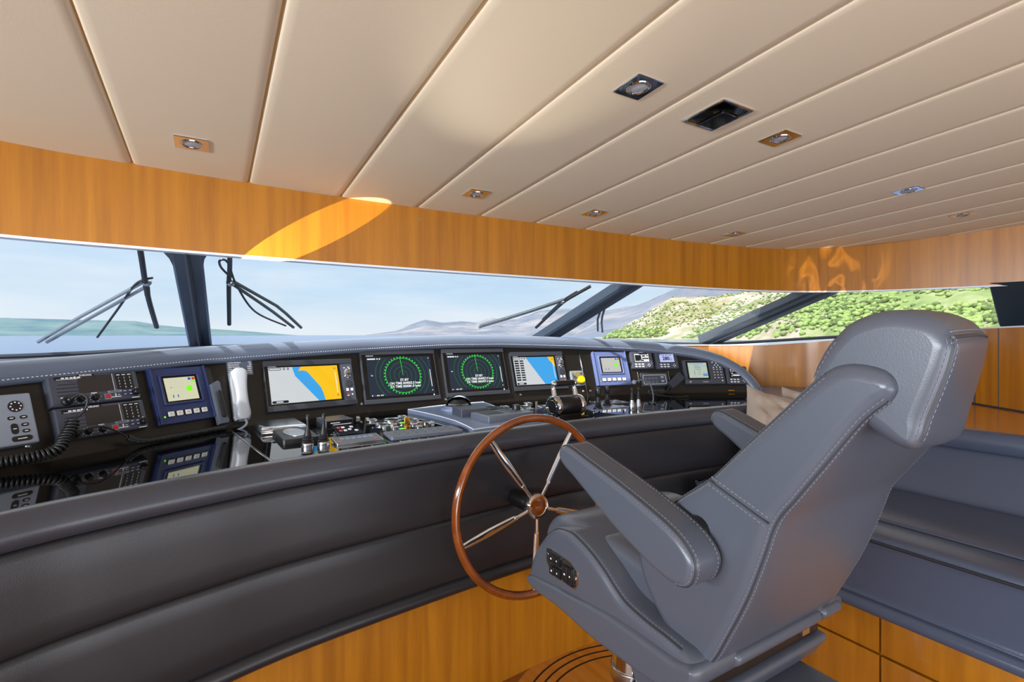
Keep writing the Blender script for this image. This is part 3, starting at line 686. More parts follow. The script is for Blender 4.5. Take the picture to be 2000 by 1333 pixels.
sk = [(1.222, .742), (1.215, .756), (1.16, .766), (1.009, .787), (.906, .800), (.834, .806), (.73, .806), (.68, .806), (.645, .812), (.632, .800), (.637, .775), (.665, .748), (.73, .722), (.824, .716), (.935, .713), (1.068, .722), (1.181, .719), (1.213, .728)]
b = cbm(); Pad(b, sk, .782, 1.338, .016, 'leather', 5, rx=.03); b.build('seat_skirt', ch, 70)
for x0, x1 in ((.905, 1.225), (1.230, 1.315)):
    b = cbm(); Pad(b, [(.665, .774), (.642, .772), (.628, .780), (.623, .793), (.630, .804), (.65, .806), (.675, .80), (.68, .785)], x0, x1, .012, 'leather', 4); b.build('rear_lip', ch, 70)
b = cbm(); b.box((1.06, .79, .750), (.42, .26, .06), 'black', .01); b.box((1.2, .675, .755), (.03, .05, .03), 'steel', .004); b.box((1.15, .68, .76), (.05, .04, .02), 'steel', .004); b.build('tilt_mechanism', ch)
b = cbm(); Pad(b, [(.86, .66), (.86, .715), (.82, .728), (.69, .722), (.662, .724), (.646, .716), (.658, .69), (.70, .64), (.80, .62)], .842, 1.29, .010, 'leather', 4); b.build('seat_tray', ch, 60)
b = cbm(); b.box((1.07, .715, .53), (.40, .29, .22), 'leather', .02); b.build('column_housing', ch)
b = cbm(); b.cyl(1.07, 1.085, .058, .03, .735, 'chrome', 32); b.cyl(1.07, 1.085, .085, 0, .03, 'steel', 32, .004); cl_ = b.build('column', ch)
b = cbm(); b.cyl(1.07, 1.085, .064, .44, .475, 'steel', 32, .004); b.tube([(1.02, 1.03, .46), (.985, .99, .455)], .011, 'chrome', 10); b.build('clamp', cl_)
# switch plate on the seat's port side
P = [(1.133, .862), (1.114, .867), (1.024, .865), (.996, .849), (.994, .820), (1.007, .800), (1.109, .800), (1.133, .826)]
b = cbm(); b.M = CH_INV @ Matrix(((0, 0, -1, .7955), (1, 0, 0, 0), (0, 1, 0, 0), (0, 0, 0, 1))); b.slab(P, -.001, .0025, 'steel', .001)
for y, z in ((1.126, .846), (1.005, .83)): b.cyl(y, z, .0045, .002, .0045, 'chrome', 10, .001)
sp = b.build('switch_plate', ch)
for (y, z, w, h, ang) in ((1.087, .848, .048, .026, 0), (1.085, .816, .048, .026, 0), (1.029, .830, .042, .050, 0)):
    b = cbm(); b.M = CH_INV @ Matrix(((0, 0, -1, .7955), (1, 0, 0, 0), (0, 1, 0, 0), (0, 0, 0, 1)))
    b.rbox(y, z, w, h, .002, .008, 'black', .002, .001); b.rbox(y+w*.22, z, w*.42, h*.82, .007, .0125, 'rubber', .002, .001); b.rbox(y-w*.22, z, w*.42, h*.82, .007, .010, 'rubber', .002, .001)
    b.cyl(y+w*.22, z, .0028, .0125, .0128, 'white_print', 8); b.cyl(y-w*.22, z, .0022, .010, .0103, 'white_print', 8); b.build('switch', sp)
# round inlaid plinth of the chair
b = cbm(); cx_, cy_ = 1.40, 1.30
b.cyl(cx_, cy_, .56, 0, .004, 'wood_plank', 72)
for r in (.505, .465, .425): b.ringslab(circ(r, 72, cx_, cy_), circ(r-.008, 72, cx_, cy_), .003, .0048, 'black')
b.build('inlaid_base', ch, 40)

# ------------------------------------------------------------------ leather bench along the starboard side
bn = thing('bench', 'long blue-grey leather bench seat along the starboard side behind the helm chair', 'bench', (2.4, .2, 0))
BN = Matrix.Translation((-2.4, -.2, 0)); Y0, Y1 = -1.7, 1.62
def ext(name, sec, m='leather_bench', y0=Y0, y1=Y1, r=.05, sharp=50):
    """section (x, z) run fore and aft with a rounded forward end"""
    b = B(); b.M = BN; P = [(p.x, p.y) for p in crom([Vector(p) for p in sec], 5)]
    if area2(P) < 0: P = P[::-1]
    rows = [[(x, y0, z) for x, z in P], [(x, y0+.6, z) for x, z in P], [(x, y1-.5, z) for x, z in P]]
    for i in range(6):
        a = pi/2*i/5; rows.append([(x, y1-r*(1-sin(a)), z) for x, z in inset(P, r*.6*(1-cos(a)))])
    R = b.grid(rows, m, closed_v=True); b.face(R[0][::-1], m); b.face(R[-1], m); return b.build(name, bn, sharp)
ext('seat_front', [(1.994, .731), (2.012, .746), (2.08, .752), (2.15, .748), (2.178, .734), (2.182, .68), (2.16, .62), (2.06, .62), (2.035, .70), (2.004, .718)])
ext('seat_cushion', [(2.188, .732), (2.215, .750), (2.4, .755), (2.62, .744), (2.75, .730), (2.78, .68), (2.76, .60), (2.22, .60), (2.186, .66)])
ext('apron', [(2.005, .726), (1.996, .722), (2.004, .69), (2.012, .60), (2.014, .53), (2.01, .51), (2.06, .505), (2.1, .60), (2.06, .72)])
ext('bottom_roll', [(2.002, .512), (1.985, .504), (1.978, .488), (1.985, .470), (2.005, .463), (2.06, .468), (2.06, .51)])
ext('backrest', [(2.72, .735), (2.735, .75), (2.765, .83), (2.80, .91), (2.822, .945), (2.84, .955), (2.90, .95), (2.90, .74), (2.80, .70)])
ext('back_roll', [(2.818, .950), (2.808, .968), (2.806, .995), (2.815, 1.022), (2.835, 1.036), (2.86, 1.038), (2.88, 1.02), (2.88, .96), (2.85, .946)])
b = B(); b.M = BN; b.tube([(1.99, Y0, .7235), (1.99, Y1-.06, .7235)], .005, 'seam', 6); b.build('piping', bn)
b = B(); b.M = BN; b.box((2.32, -.06, .235), (.56, 3.28, .47), 'wood'); b.build('wooden_base', bn)
for y0, y1, z0, z1 in ((.845, 1.56, .322, .455), (-.1, .837, .322, .455), (-1.05, -.108, .322, .455), (.845, 1.56, .03, .314), (-.1, .837, .03, .314), (-1.05, -.108, .03, .314)):
    b = B(); b.M = BN; b.box((2.034, (y0+y1)/2, (z0+z1)/2), (.018, y1-y0, z1-z0), 'wood', .002); b.build('drawer_front', bn)

# ------------------------------------------------------------------ cushions on the bench
def cushion(label, c, w, h, t, rot, seed):
    b = B(); n = 26; top = []; bot = []
    for i in range(n+1):
        r0 = []; r1 = []
        for j in range(n+1):
            u, v = 2*i/n-1, 2*j/n-1; k = max(0, (1-u**4)*(1-v**4))**.55
            x = w/2*u*(1-.10*(1-v*v)*abs(u)**3*0-.07*(1-abs(v)**2)*u*u); y = h/2*v*(1-.15*(1-abs(u)**2)*v*v)
            wr = noise.noise(Vector((u*2+seed, v*1.3+u*.6, seed)))*.05+(.5-abs(noise.noise(Vector((u*2.6+v*3, v*1.2-u, seed+4)))))*.07
            r0.append((x, y, t/2*k+wr*k)); r1.append((x, y, -t/2*k))
        top.append(r0); bot.append(r1[::-1])
    b.grid(top, 'tan_cloth'); b.grid(bot, 'tan_cloth'); o = b.build('cushion', None, 75); o.location = c; o.rotation_euler = rot; tag(o, label, 'cushion', 'satin cushions on the bench'); return o
cushion('tan satin cushion standing in front of the other one at the bench head', (2.56, 1.50, .945), .42, .42, .13, (radians(66), radians(14), radians(-38)), 1.3)
cushion('tan satin cushion leaning behind the front cushion against the bench backrest', (2.76, 1.42, .96), .40, .40, .12, (radians(72), radians(3), radians(-66)), 6.7)

# ------------------------------------------------------------------ recessed ceiling lamps
PITCH = Matrix.Rotation(-atan2(.0612, 1), 4, 'X')
def at_ceiling(x, y, rz=0): return Matrix.Translation((x, y, ceil_z(y)+.001)) @ PITCH @ Matrix.Rotation(pi, 4, 'X') @ Matrix.Rotation(rz, 4, 'Z')
dl = thing('downlight', 'square chrome ceiling downlight largest in view, nearest the camera beside the rectangular fitting', 'downlight', mtx=at_ceiling(1.013, 1.004), group='square downlights in the ceiling')
b = B(); b.ringslab(rrect(.097, .101, .004, 8), circ(.033, 36), 0, .006, 'chrome', .002) if False else None
sq = rrect(.097, .101, .004, 8); ci = [(.0335*cos(atan2(y, x)), .0335*sin(atan2(y, x))) for x, y in sq]
b = B(); b.ringslab(sq, ci, 0, .005, 'chrome', .0016); b.build('frame', dl, 30)
b = B(); b.ringslab(circ(.0335, 36), circ(.028, 36), -.004, .0085, 'chrome', .002); b.build('ring', dl, 30)
b = B(); b.lathe([(.0285, -.006), (.0285, .003), (.02, .0055), (0, .0065)], 'white_plastic', 28); b.build('lens', dl)
for x, y, l in ((-.056, 1.947, 'square chrome downlight alone over the left side windows'), (1.006, 1.978, 'square chrome downlight over the centre of the windscreen, left of three along the valance'), (1.686, 1.979, 'square chrome downlight near the valance above the slanting window pillar'), (2.787, 1.948, 'square chrome downlight close to the curved valance corner'), (1.698, 1.010, 'square chrome downlight just right of the rectangular chrome fitting'), (2.82, 1.055, 'pale chrome downlight on the right part of the ceiling above the headrest'), (3.635, 1.103, 'downlight reflecting brown wood, farthest right on the ceiling')):
    c = copy_tree(dl, label=l); c.matrix_world = at_ceiling(x, y)
fx = thing('ceiling_fitting', 'rectangular dark mirrored ceiling fitting between two square downlights', 'ceiling fitting', mtx=at_ceiling(1.355, 1.005))
b = B(); b.ringslab(rrect(.145, .152, .004), rrect(.125, .132, .004), 0, .007, 'chrome', .002); b.build('frame', fx)
b = B(); b.rbox(0, 0, .127, .134, -.006, .003, 'gloss_black', .004, .001); b.build('mirror_plate', fx)
b = B(); b.M = Matrix.Rotation(0, 4, 'X'); b.slab(rrect(.075, .09, .003, 3, .028, -.018), .002, .009, 'glass_black', .002); b.build('sensor_cover', fx)

# ------------------------------------------------------------------ windscreen wipers outside
def wiper(label, blade, arms, hose, base, am='steel'):
    bl = [Vector(p) for p in blade]; mid = bl[len(bl)//2]
    w = thing('wiper', label, 'wiper', tuple(mid), group='windscreen wipers'); iv_ = Matrix.Translation(-mid)
    b = B(); b.M = iv_; b.tube(resample(crom(bl, 6, False), .04), .011, 'rubber', 6); b.tube([p+Vector((.0, 0, .014)) for p in resample(crom(bl[:], 6, False), .05)[2:-2]], .007, 'black', 5); b.build('blade', w)
    for a in arms:
        b = B(); b.M = iv_; b.tube(resample([Vector(p) for p in a], .1), .0085, am, 6); b.build('arm', w)
    if hose: b = B(); b.M = iv_; b.tube(crom([Vector(p) for p in hose], 8, False), .005, 'rubber', 6); b.build('hose', w)
    b = B(); b.M = iv_; b.ball(tuple(Vector(base)), .02, 'steel', 6); b.tube([Vector(base), mid], .012, 'black', 6); b.build('clamp', w)
wiper('black windscreen wiper left of the upright window pillar, its two pale arms reaching down left', [(-.234, 2.285, 1.814), (-.233, 2.384, 1.767), (-.239, 2.688, 1.627), (-.23, 2.996, 1.49)], [[(-.225, 2.575, 1.685), (-.52, 2.88, 1.515), (-.674, 3.055, 1.419)], [(-.225, 2.615, 1.665), (-.50, 2.91, 1.505), (-.647, 3.063, 1.418)]], [(-.21, 2.56, 1.69), (-.27, 2.60, 1.665), (-.35, 2.785, 1.572), (-.46, 3.02, 1.44)], (-.235, 2.60, 1.675))
wiper('short black windscreen wiper just right of the upright window pillar', [(.065, 2.373, 1.786), (.068, 2.50, 1.731), (.068, 2.618, 1.679), (.08, 3.009, 1.508)], [[(.085, 2.585, 1.693), (.30, 2.83, 1.594), (.439, 3.066, 1.493)], [(.08, 2.61, 1.685), (.26, 2.86, 1.582), (.398, 3.064, 1.494)]], [(.06, 2.54, 1.72), (.035, 2.50, 1.745), (.03, 2.44, 1.765), (.06, 2.45, 1.76), (.099, 2.619, 1.68), (.193, 2.874, 1.57), (.356, 3.041, 1.502)], (.075, 2.60, 1.69), 'bezel')
wiper('black windscreen wiper lying along the slanting pillar in the middle', [(2.039, 2.432, 1.757), (2.0, 2.55, 1.705), (1.984, 2.663, 1.656), (2.013, 3.006, 1.505)], [[(1.965, 2.61, 1.684), (1.78, 2.80, 1.60), (1.56, 3.014, 1.515)], [(1.96, 2.63, 1.672), (1.77, 2.82, 1.588), (1.56, 3.03, 1.503)]], None, (1.975, 2.635, 1.672), 'frame_dark')
wiper('grey windscreen wiper right of the slanting middle pillar, in front of the hillside', [(2.345, 2.334, 1.796), (2.335, 2.48, 1.727), (2.32, 2.63, 1.661), (2.275, 2.945, 1.523)], [[(2.32, 2.644, 1.655), (2.44, 2.83, 1.565), (2.572, 2.979, 1.485)], [(2.325, 2.607, 1.671), (2.46, 2.81, 1.565), (2.627, 2.988, 1.476)]], None, (2.322, 2.63, 1.665), 'bezel')

# ------------------------------------------------------------------ instruments on the board (local x right, y up the board, z out of it)
def inst(name, label, cat, c, ang, group=None): return thing(name, label, cat, mtx=board_m(c, ang), group=group)
def glyph(b, x, y, w, h, z, m): b.quad([(x-w/2, y-h/2, z), (x+w/2, y-h/2, z), (x+w/2, y+h/2, z), (x-w/2, y+h/2, z)], m)
def arcline(b, cx, cy, r, w, a0, a1, z, m, n=60, clip=None):
    P = [a0+(a1-a0)*i/n for i in range(n+1)]
    for p, q in zip(P[:-1], P[1:]):
        pts = [(cx+(r-w/2)*cos(p), cy+(r-w/2)*sin(p)), (cx+(r+w/2)*cos(p), cy+(r+w/2)*sin(p)), (cx+(r+w/2)*cos(q), cy+(r+w/2)*sin(q)), (cx+(r-w/2)*cos(q), cy+(r-w/2)*sin(q))]
        if clip and any(abs(x-clip[0]) > clip[2] or abs(y-clip[1]) > clip[3] for x, y in pts): continue
        b.face([b.av((x, y, z)) for x, y in pts], m)
def poly(b, pts, z, m): b.face([b.av((x, y, z)) for x, y in pts], m)

# radar screens
def radar(label, c, ang, w, h, on, tx):
    t = inst('radar_display', label, 'radar display', c, ang, 'radar displays'); b = B()
    b.slab(rrect(w, h, .006, 3), 0, .018, 'bezel', .003); b.rbox(0, .0, w-.016, h-.044, .0175, .0185, 'glass_black', .002, 0)
    b.rbox(0, h/2-.012, w, .024, .016, .022, 'bezel', .002, .002); b.rbox(0, -h/2+.012, w, .024, .016, .022, 'bezel', .002, .002); b.build('bezel', t)
    b = B(); z = .0190; W_, H_ = w*.43, h*.37
    glyph(b, 0, .0, 2*W_, 2*H_, z, 's_navy'); z += .0003; r = .1*h/.294
    for k, rr in enumerate((.25, .5, .745)): arcline(b, .01, .002, r*rr, .0011, 0, 2*pi, z, 's_green_dim')
    for rr in (1.28, 1.53): arcline(b, .01, .002, r*rr, .0013, -.85, .85, z, 's_green_dim', 50, (0, 0, W_, H_)); arcline(b, .01, .002, r*rr, .0013, pi-.85, pi+.85, z, 's_green_dim', 50, (0, 0, W_, H_))
    arcline(b, .01, .002, r*.985, .0024, 0, 2*pi, z, 's_green', 90)
    for k in range(36):
        a = 2*pi*k/36; arcline(b, .01, .002, r*1.045, r*.07, a, a+.055, z, 's_green', 2)
    poly(b, [(.009, .002), (.011, .002), (.006, r*1.06), (.0035, r*1.06)], z+.0002, 's_green')
    z += .0005
    b.text('ST-BY', .014, -.025, z, .019, 's_white', bold=.0006); b.text(on, .018, -.043, z, .0185, 's_white', bold=.0006, wx=.95); b.text(tx, .018, -.061, z, .0185, 's_white', bold=.0006, wx=.95)
    b.text('FURUNO', -w*.43, h*.395, z, .010, 's_white', 'LEFT'); 
    b.rbox(-w*.365, h*.335, .045, .007, z-.0004, z, 's_white', .003, 0); b.cyl(-w*.29, h*.335, .004, z-.0004, z, 's_white', 10); b.cyl(-w*.26, h*.335, .004, z-.0004, z, 's_white', 10)
    for x, m in ((-.40, 's_white'), (-.37, 's_blue'), (-.34, 's_white'), (-.32, 's_white'), (-.29, 's_white'), (-.27, 's_white')): glyph(b, x*w, -h*.35, .006, .006, z, m)
    glyph(b, w*.40, -.02, .004, h*.34, z, 's_white'); glyph(b, w*.40, h*.22, .0025, h*.16, z, 's_slider'); b.cyl(w*.40, h*.33, .003, z-.0004, z, 's_white', 8)
    b.cyl(w*.40, -h*.31, .003, z-.0004, z, 's_white', 8); b.cyl(w*.41, -h*.40, .0045, z-.0006, z, 's_white', 10); poly(b, [(-w*.40, .02), (-w*.375, .012), (-w*.385, .008)], z, 's_blue'); glyph(b, -w*.378, .006, .010, .004, z, 's_white')
    b.build('screen', t)
radar('radar screen reading 004063.2 hour on time, second display from the white handset', (.888, 2.665, 1.222), 2.6, .428, .294, 'ON TIME 004063.2 hour', 'TX TIME 000081.0 hour')
radar('radar screen reading 004057.9 hour on time, beside the right chart plotter', (1.346, 2.663, 1.226), -2.9, .404, .288, 'ON TIME 004057.9 hour', 'TX TIME 000497.3 hour')

# chart plotters with a control strip at the right
def plotter(label, c, ang, w, h, kind):
    t = inst('chart_plotter', label, 'chart plotter', c, ang, 'chart plotters'); b = B()
    b.slab(rrect(w, h, .006, 3), 0, .018, 'bezel', .003); b.rbox(0, h/2-.013, w, .026, .016, .023, 'bezel', .002, .002); b.rbox(0, -h/2+.013, w, .026, .016, .023, 'bezel', .002, .002)
    b.rbox(-w*.075, 0, w*.83, h-.05, .0175, .0185, 'glass_black', .002, 0); b.build('bezel', t)
    x0, x1, y0, y1 = -w*.455, w*.315, -h*.355, h*.365; X = lambda u: x0+(x1-x0)*u; Y = lambda v: y1+(y0-y1)*v
    b = B(); z = .0190; P = lambda pts: [(X(u), Y(v)) for u, v in pts]
    poly(b, P([(0, 0), (1, 0), (1, 1), (0, 1)]), z, 's_chart'); z += .0003
    if kind == 0:
        poly(b, P([(.33, 0), (.46, 0), (.55, .1), (.66, .3), (.74, .62), (.76, 1), (.66, 1), (.36, .26)]), z, 's_sea')
        poly(b, P([(.455, 0), (1, 0), (1, 1), (.755, 1), (.735, .78), (.71, .62), (.66, .48), (.60, .32), (.56, .2), (.52, .13), (.46, .11), (.41, .12)]), z+.0003, 's_land')
        b.cyl(X(.5), Y(.46), .003, z, z+.0006, 's_red', 8)
    else:
        poly(b, P([(.30, 0), (1, 0), (1, 1), (.68, 1)]), z, 's_sea'); poly(b, P([(.85, 0), (1, 0), (1, .40), (.93, .22), (.88, .14)]), z+.0003, 's_land')
        for k in range(9):
            glyph(b, X(.07), Y(.14+.085*k), (x1-x0)*.10, .010, z+.0003, 's_ink'); glyph(b, X(.19), Y(.14+.085*k), (x1-x0)*.09, .009, z+.0003, 's_ink')
        b.text('6.0', X(.62), Y(.47), z+.0004, .008, 's_red')
    z += .0006
    for k, (u, wd) in enumerate(((.09, .17), (.215, .03), (.27, .03))): b.rbox(X(u), Y(.045), (x1-x0)*wd, .012, z-.0003, z, 's_ink', .005, 0); b.rbox(X(u), Y(.045), (x1-x0)*wd-.006, .007, z, z+.0002, 's_chart', .003, 0)
    b.rbox(X(.12), Y(.955), (x1-x0)*.22, .012, z-.0003, z, 's_ink', .005, 0); glyph(b, X(.11), Y(.955), .03, .006, z+.0002, 's_chart')
    b.rbox(X(.955), Y(.5), .0035, h*.44, z, z+.0002, 's_white', .001, 0); b.ringslab(circ(.0045, 14, X(.955), Y(.09)), circ(.003, 14, X(.955), Y(.09)), z-.0002, z, 's_ink'); b.ringslab(circ(.0045, 14, X(.955), Y(.88)), circ(.003, 14, X(.955), Y(.88)), z-.0002, z, 's_ink')
    b.text('FURUNO', X(0), h*.385, .0192, .009, 'white_print', 'LEFT'); b.build('screen', t)
    b = B(); cx = w*.425; b.rbox(cx, 0, w*.135, h-.05, .0175, .021, 'slate_case', .002, .001)
    for dx, dy in ((-.012, .30), (.010, .31), (.014, .28), (-.014, .12), (.0, .09), (.012, .12)): glyph(b, cx+dx, h*dy, .008, .004, .0213, 'white_print')
    for dy in (-.16, -.19): glyph(b, cx-.011, h*dy, .013, .006, .0213, 'white_print'); glyph(b, cx+.012, h*dy, .013, .006, .0213, 'white_print')
    glyph(b, cx-.011, -h*.27, .012, .009, .0213, 'red'); glyph(b, cx-.011, -h*.30, .012, .005, .0213, 'white_print'); b.cyl(cx+.012, -h*.28, .004, .021, .0213, 'white_print', 10)
    cp = b.build('control_strip', t)
    b = B(); b.lathe([(.019, .0205), (.019, .026), (.014, .028), (.013, .044), (.011, .047), (0, .047)], 'steel', 24, (cx, h*.19)); b.build('knob', cp)
    b = B(); b.lathe([(.019, .0205), (.018, .024), (.012, .0245), (0, .024)], 'bezel', 24, (cx, -.01)); b.build('cursor_pad', cp)
plotter('chart plotter showing a wide orange land area, right of the white handset', (.417, 2.598, 1.207), 10.5, .425, .243, 0)
plotter('chart plotter showing mostly blue sea and a column of figures, beside the yellow button box', (1.775, 2.627, 1.219), -5.5, .378, .249, 1)

# radiotelephones
def radio(label, c, ang, up):
    t = inst('radio', label, 'radio', c, ang, 'radiotelephones'); w, h = .270, .108; b = B()
    b.slab(rrect(w, h, .004, 3), 0, .028, 'slate_case', .006); b.build('case', t)
    b = B(); z = .0282
    for k in range(4): b.rbox(-.083, .018-.0125*k, .062-.012*(k == 0), .0022, z-.001, z+.0001, 'black', .001, 0)
    b.rbox(-.080, .040, .070, .013, z, z+.0003, 'black', .001, 0)
    for k in range(3): glyph(b, -.092+.012*k, .0405, .009, .005, z+.0005, 'white_print')
    b.cyl(-.058, .041, .004, z, z+.0006, 'white_print', 10); glyph(b, -.047, .041, .010, .007, z+.0005, 'white_print'); glyph(b, -.08, .036, .06, .0016, z+.0005, 'white_print')
    for x, tx in ((-.083, ''),): glyph(b, -.098, -.027, .018, .003, z, 'white_print'); 
    for cx in (-.054, -.012):
        for k in range(9): a = radians(-60+300*k/8); glyph(b, cx+.0145*cos(a), -.037+.0145*sin(a), .0022, .0022, z, 'white_print')
    glyph(b, -.012, -.019, .018, .003, z, 'white_print'); glyph(b, .004, -.034, .010, .002, z, 'white_print')
    b.rbox(.052, -.0195, .045, .009, z, z+.0004, 'light_case', .003, 0); glyph(b, .052, -.0195, .030, .0022, z+.0006, 'black'); glyph(b, .053, -.040, .032, .003, z, 'white_print'); glyph(b, .053, -.034, .004, .012, z, 'white_print')
    glyph(b, .115, -.049, .026, .003, z, 'white_print'); glyph(b, .116, -.013, .016, .002, z, 'white_print'); b.build('front_plate', t)
    b = B(); b.rbox(.0, .014, .106, .062, .028, .0286, 'off_screen', .002, 0); b.quad([(.0525, -.016, .0288), (.054, -.016, .0288), (.054, .046, .0288), (.0525, .046, .0288)], 'white_print'); b.rbox(-.026, .047, .052, .0075, .028, .0288, 'black', .001, 0); b.text('FURUNO', -.026, .047, .029, .009, 'white_print', bold=.0003); b.build('screen', t)
    b = B(); b.rbox(.090, .016, .056, .062, .028, .0296, 'blue_case' if False else 'black', .003, .001)
    rows = (('ch', 'sc', 'dw'), '123', '456', '789', '*0#')
    for r in range(5):
        for q in range(3):
            x, y = .072+.018*q, .040-.0118*r
            if r in (0,): glyph(b, x, y, .011, .003, .0298, 'white_print')
            else: b.text(rows[r][q], x, y, .0298, .009, 'white_print')
    b.build('keypad', t)
    b = B()
    for x, y in ((.083, -.022), (.101, -.022), (.062, -.034), (.083, -.034), (.101, -.034)): b.rbox(x, y, .013, .008, .028, .030, 'blue_case', .002, .0008); glyph(b, x, y, .008, .002, .0302, 'white_print')
    b.build('button_row', t)
    b = B(); b.rbox(.027, -.037, .021, .021, .028, .031, 'light_case', .003, .001); b.rbox(.027, -.0365, .015, .015, .031, .033, 'red', .002, .001); b.build('alarm_button', t)
    for x, y, r in ((-.054, -.037, .0105), (-.012, -.037, .0105), (.119, -.030, .0125)):
        b = B(); b.lathe([(r, .028), (r*.96, .034), (r*.86, .044), (r*.7, .046), (0, .046)], 'black', 22, (x, y)); b.build('knob', t)
    b = B(); b.lathe([(.0155, .028), (.0155, .036), (.011, .040), (.010, .056), (.006, .060), (0, .060)], 'black', 20, (-.093, -.040)); b.build('cord_socket', t)
    return t
ru = radio('grey radiotelephone mounted directly above its twin on the left board', (-.359, 2.268, 1.257), 35.2, 1)
rl = radio('grey radiotelephone mounted below its twin, dark cord leading to the white handset', (-.334, 2.236, 1.150), 35.2, 0)

# plotter cut by the left picture edge
t = inst('navigation_receiver', 'light grey navigation receiver with round cursor pad at the far left of the board', 'navigation receiver', (-.596, 2.056, 1.183), 37.4)
b = B(); b.slab(rrect(.265, .162, .005), 0, .03, 'light_case', .005); b.build('case', t)
b = B(); b.rbox(-.048, -.004, .150, .118, .029, .0306, 'black', .003, .0005); b.rbox(-.048, -.004, .132, .100, .0305, .0308, 's_pale', .002, 0); b.build('screen', t)
b = B(); cx = .090; b.lathe([(.0185, .029), (.018, .032), (.012, .0325), (0, .0322)], 'rubber', 28, (cx, .040))
for k in range(8):
    a = 2*pi*k/8; glyph(b, cx+.0125*cos(a), .040+.0125*sin(a), .004, .004, .0328, 'white_print')
b.build('cursor_pad', t)
for x, y, w, h in ((.075, .004, .019, .011), (.104, .004, .019, .011), (.078, -.030, .018, .034), (.104, -.020, .019, .011), (.104, -.040, .019, .011), (.091, -.062, .05, .017)):
    b = B(); b.rbox(x, y, w, h, .029, .0315, 'rubber', min(w, h)*.48, .001); glyph(b, x, y, w*.45, .0025, .0318, 'white_print'); b.build('key', t)

# alarm monitors with blue bezels
def monitor(label, c, ang, w, h, m, dark):
    t = inst('monitoring_panel', label, 'monitoring panel', c, ang, 'engine monitoring panels'); b = B()
    b.slab(rrect(w, h, .003), 0, .016, m, .003)
    for s in (-1, 1): b.rbox(s*(w/2-.008), 0, .008, h, .015, .024, m, .002, .002)
    b.ringslab(rrect(w*.70, h*.56, .006, 3, 0, h*.10), rrect(w*.62, h*.48, .004, 3, 0, h*.10), .015, .022, m, .002)
    poly(b, [(-w*.20, -h*.20), (w*.20, -h*.20), (w*.38, -h*.42), (-w*.38, -h*.42)], .0165, m); b.build('housing', t)
    b = B(); z = .0162; b.rbox(0, h*.10, w*.62, h*.48, .015, z, 'glass_black', .002, 0); z += .0003; X = w*.27; Y = h*.21
    glyph(b, 0, h*.10, 2*X, 2*Y, z, 's_cream' if dark else 's_pale'); z += .0003
    glyph(b, X*.62, h*.10+Y*.82, .012, .010, z, 's_blue'); glyph(b, X*.88, h*.10+Y*.82, .012, .012, z, 's_red'); glyph(b, X*.84, h*.10+Y*.55, .016, .008, z, 'led_green')
    b.slab([(X*.5+.012*cos(a)*(1+.3*(k % 2)), h*.10-Y*.02+.013*sin(a)) for k, a in enumerate([2*pi*i/8 for i in range(8)])], z-.0002, z, 'led_green')
    for x in (-.62, -.32): glyph(b, X*x, h*.10-Y*.6, .004, .012, z, 's_blue')
    poly(b, [(-X*.7, h*.10+Y*.1), (-X*.58, h*.10+Y*.1), (-X*.64, h*.10+Y*.25)], z, 'orange')
    for k in range(5): glyph(b, -X*.25, h*.10+Y*(.75-.16*k), X*.9, .0012, z, 's_pale' if dark else 's_cream')
    b.build('screen', t)
    for k in range(5):
        x = (-.28+.145*k)*w; b = B(); b.rbox(x, -h*.335, w*.115, h*.10, .015, .0185, 'glass_black', .002, 0); b.rbox(x, -h*.335, w*.098, h*.084, .018, .022, 'key_cream', .002, .001); b.text('F%d' % (k+1), x, -h*.335, .0222, .010, 'grey_case'); b.build('key', t)
    b = B(); b.cyl(-w*.385, -h*.37, .0035, .015, .018, 'led_green', 10); b.build('indicator', t)
monitor('dark blue engine monitoring panel between the radios and the white handset', (-.107, 2.422, 1.207), 35.2, .230, .228, 'blue_case', True)
monitor('pale blue engine monitoring panel right of the steel seam in the board', (2.316, 2.553, 1.221), -11.5, .262, .236, 'blue_case_light', False)

# grey cradle beside the blue panel
t = inst('handset_cradle', 'grey handset cradle with black inset between the dark blue panel and the white handset', 'cradle', (.020, 2.470, 1.160), 33)
b = B(); b.slab([(-.022, -.095), (.020, -.095), (.020, .088), (.010, .094), (-.022, .080)], 0, .024, 'grey_case', .004); b.build('body', t)
b = B(); b.rbox(.003, -.01, .020, .12, .022, .032, 'rubber', .010, .002); b.build('inset', t)
# ship's particulars plate
t = inst('particulars_plate', "grey plate of ship's particulars above the white handset", 'plate', (.109, 2.577, 1.315), 13.7)
b = B(); b.slab(rrect(.106, .100, .002), 0, .002, 'grey_case', .0004); b.build('plate', t)
b = B()
for k, (a, c) in enumerate((('Official Number', '000374'), ('Call Sign', 'MACX0WD0WDF'), ('Number', '248 920 000'), ('Gross tonnage', '131'), ('Net tonnage', '39'), ('Hull Number', 'S047'), ('Year of build', '2007'), ('Flag Number', 'A-0092'), ('MMSI', '024 32 Y79'))):
    y = .041-.0102*k; b.text(a, -.048, y, .0023, .0088, 'white_print', 'LEFT', .0003); b.text(c, .048, y, .0023, .0088, 'white_print', 'RIGHT', .0003)
b.build('lettering', t)
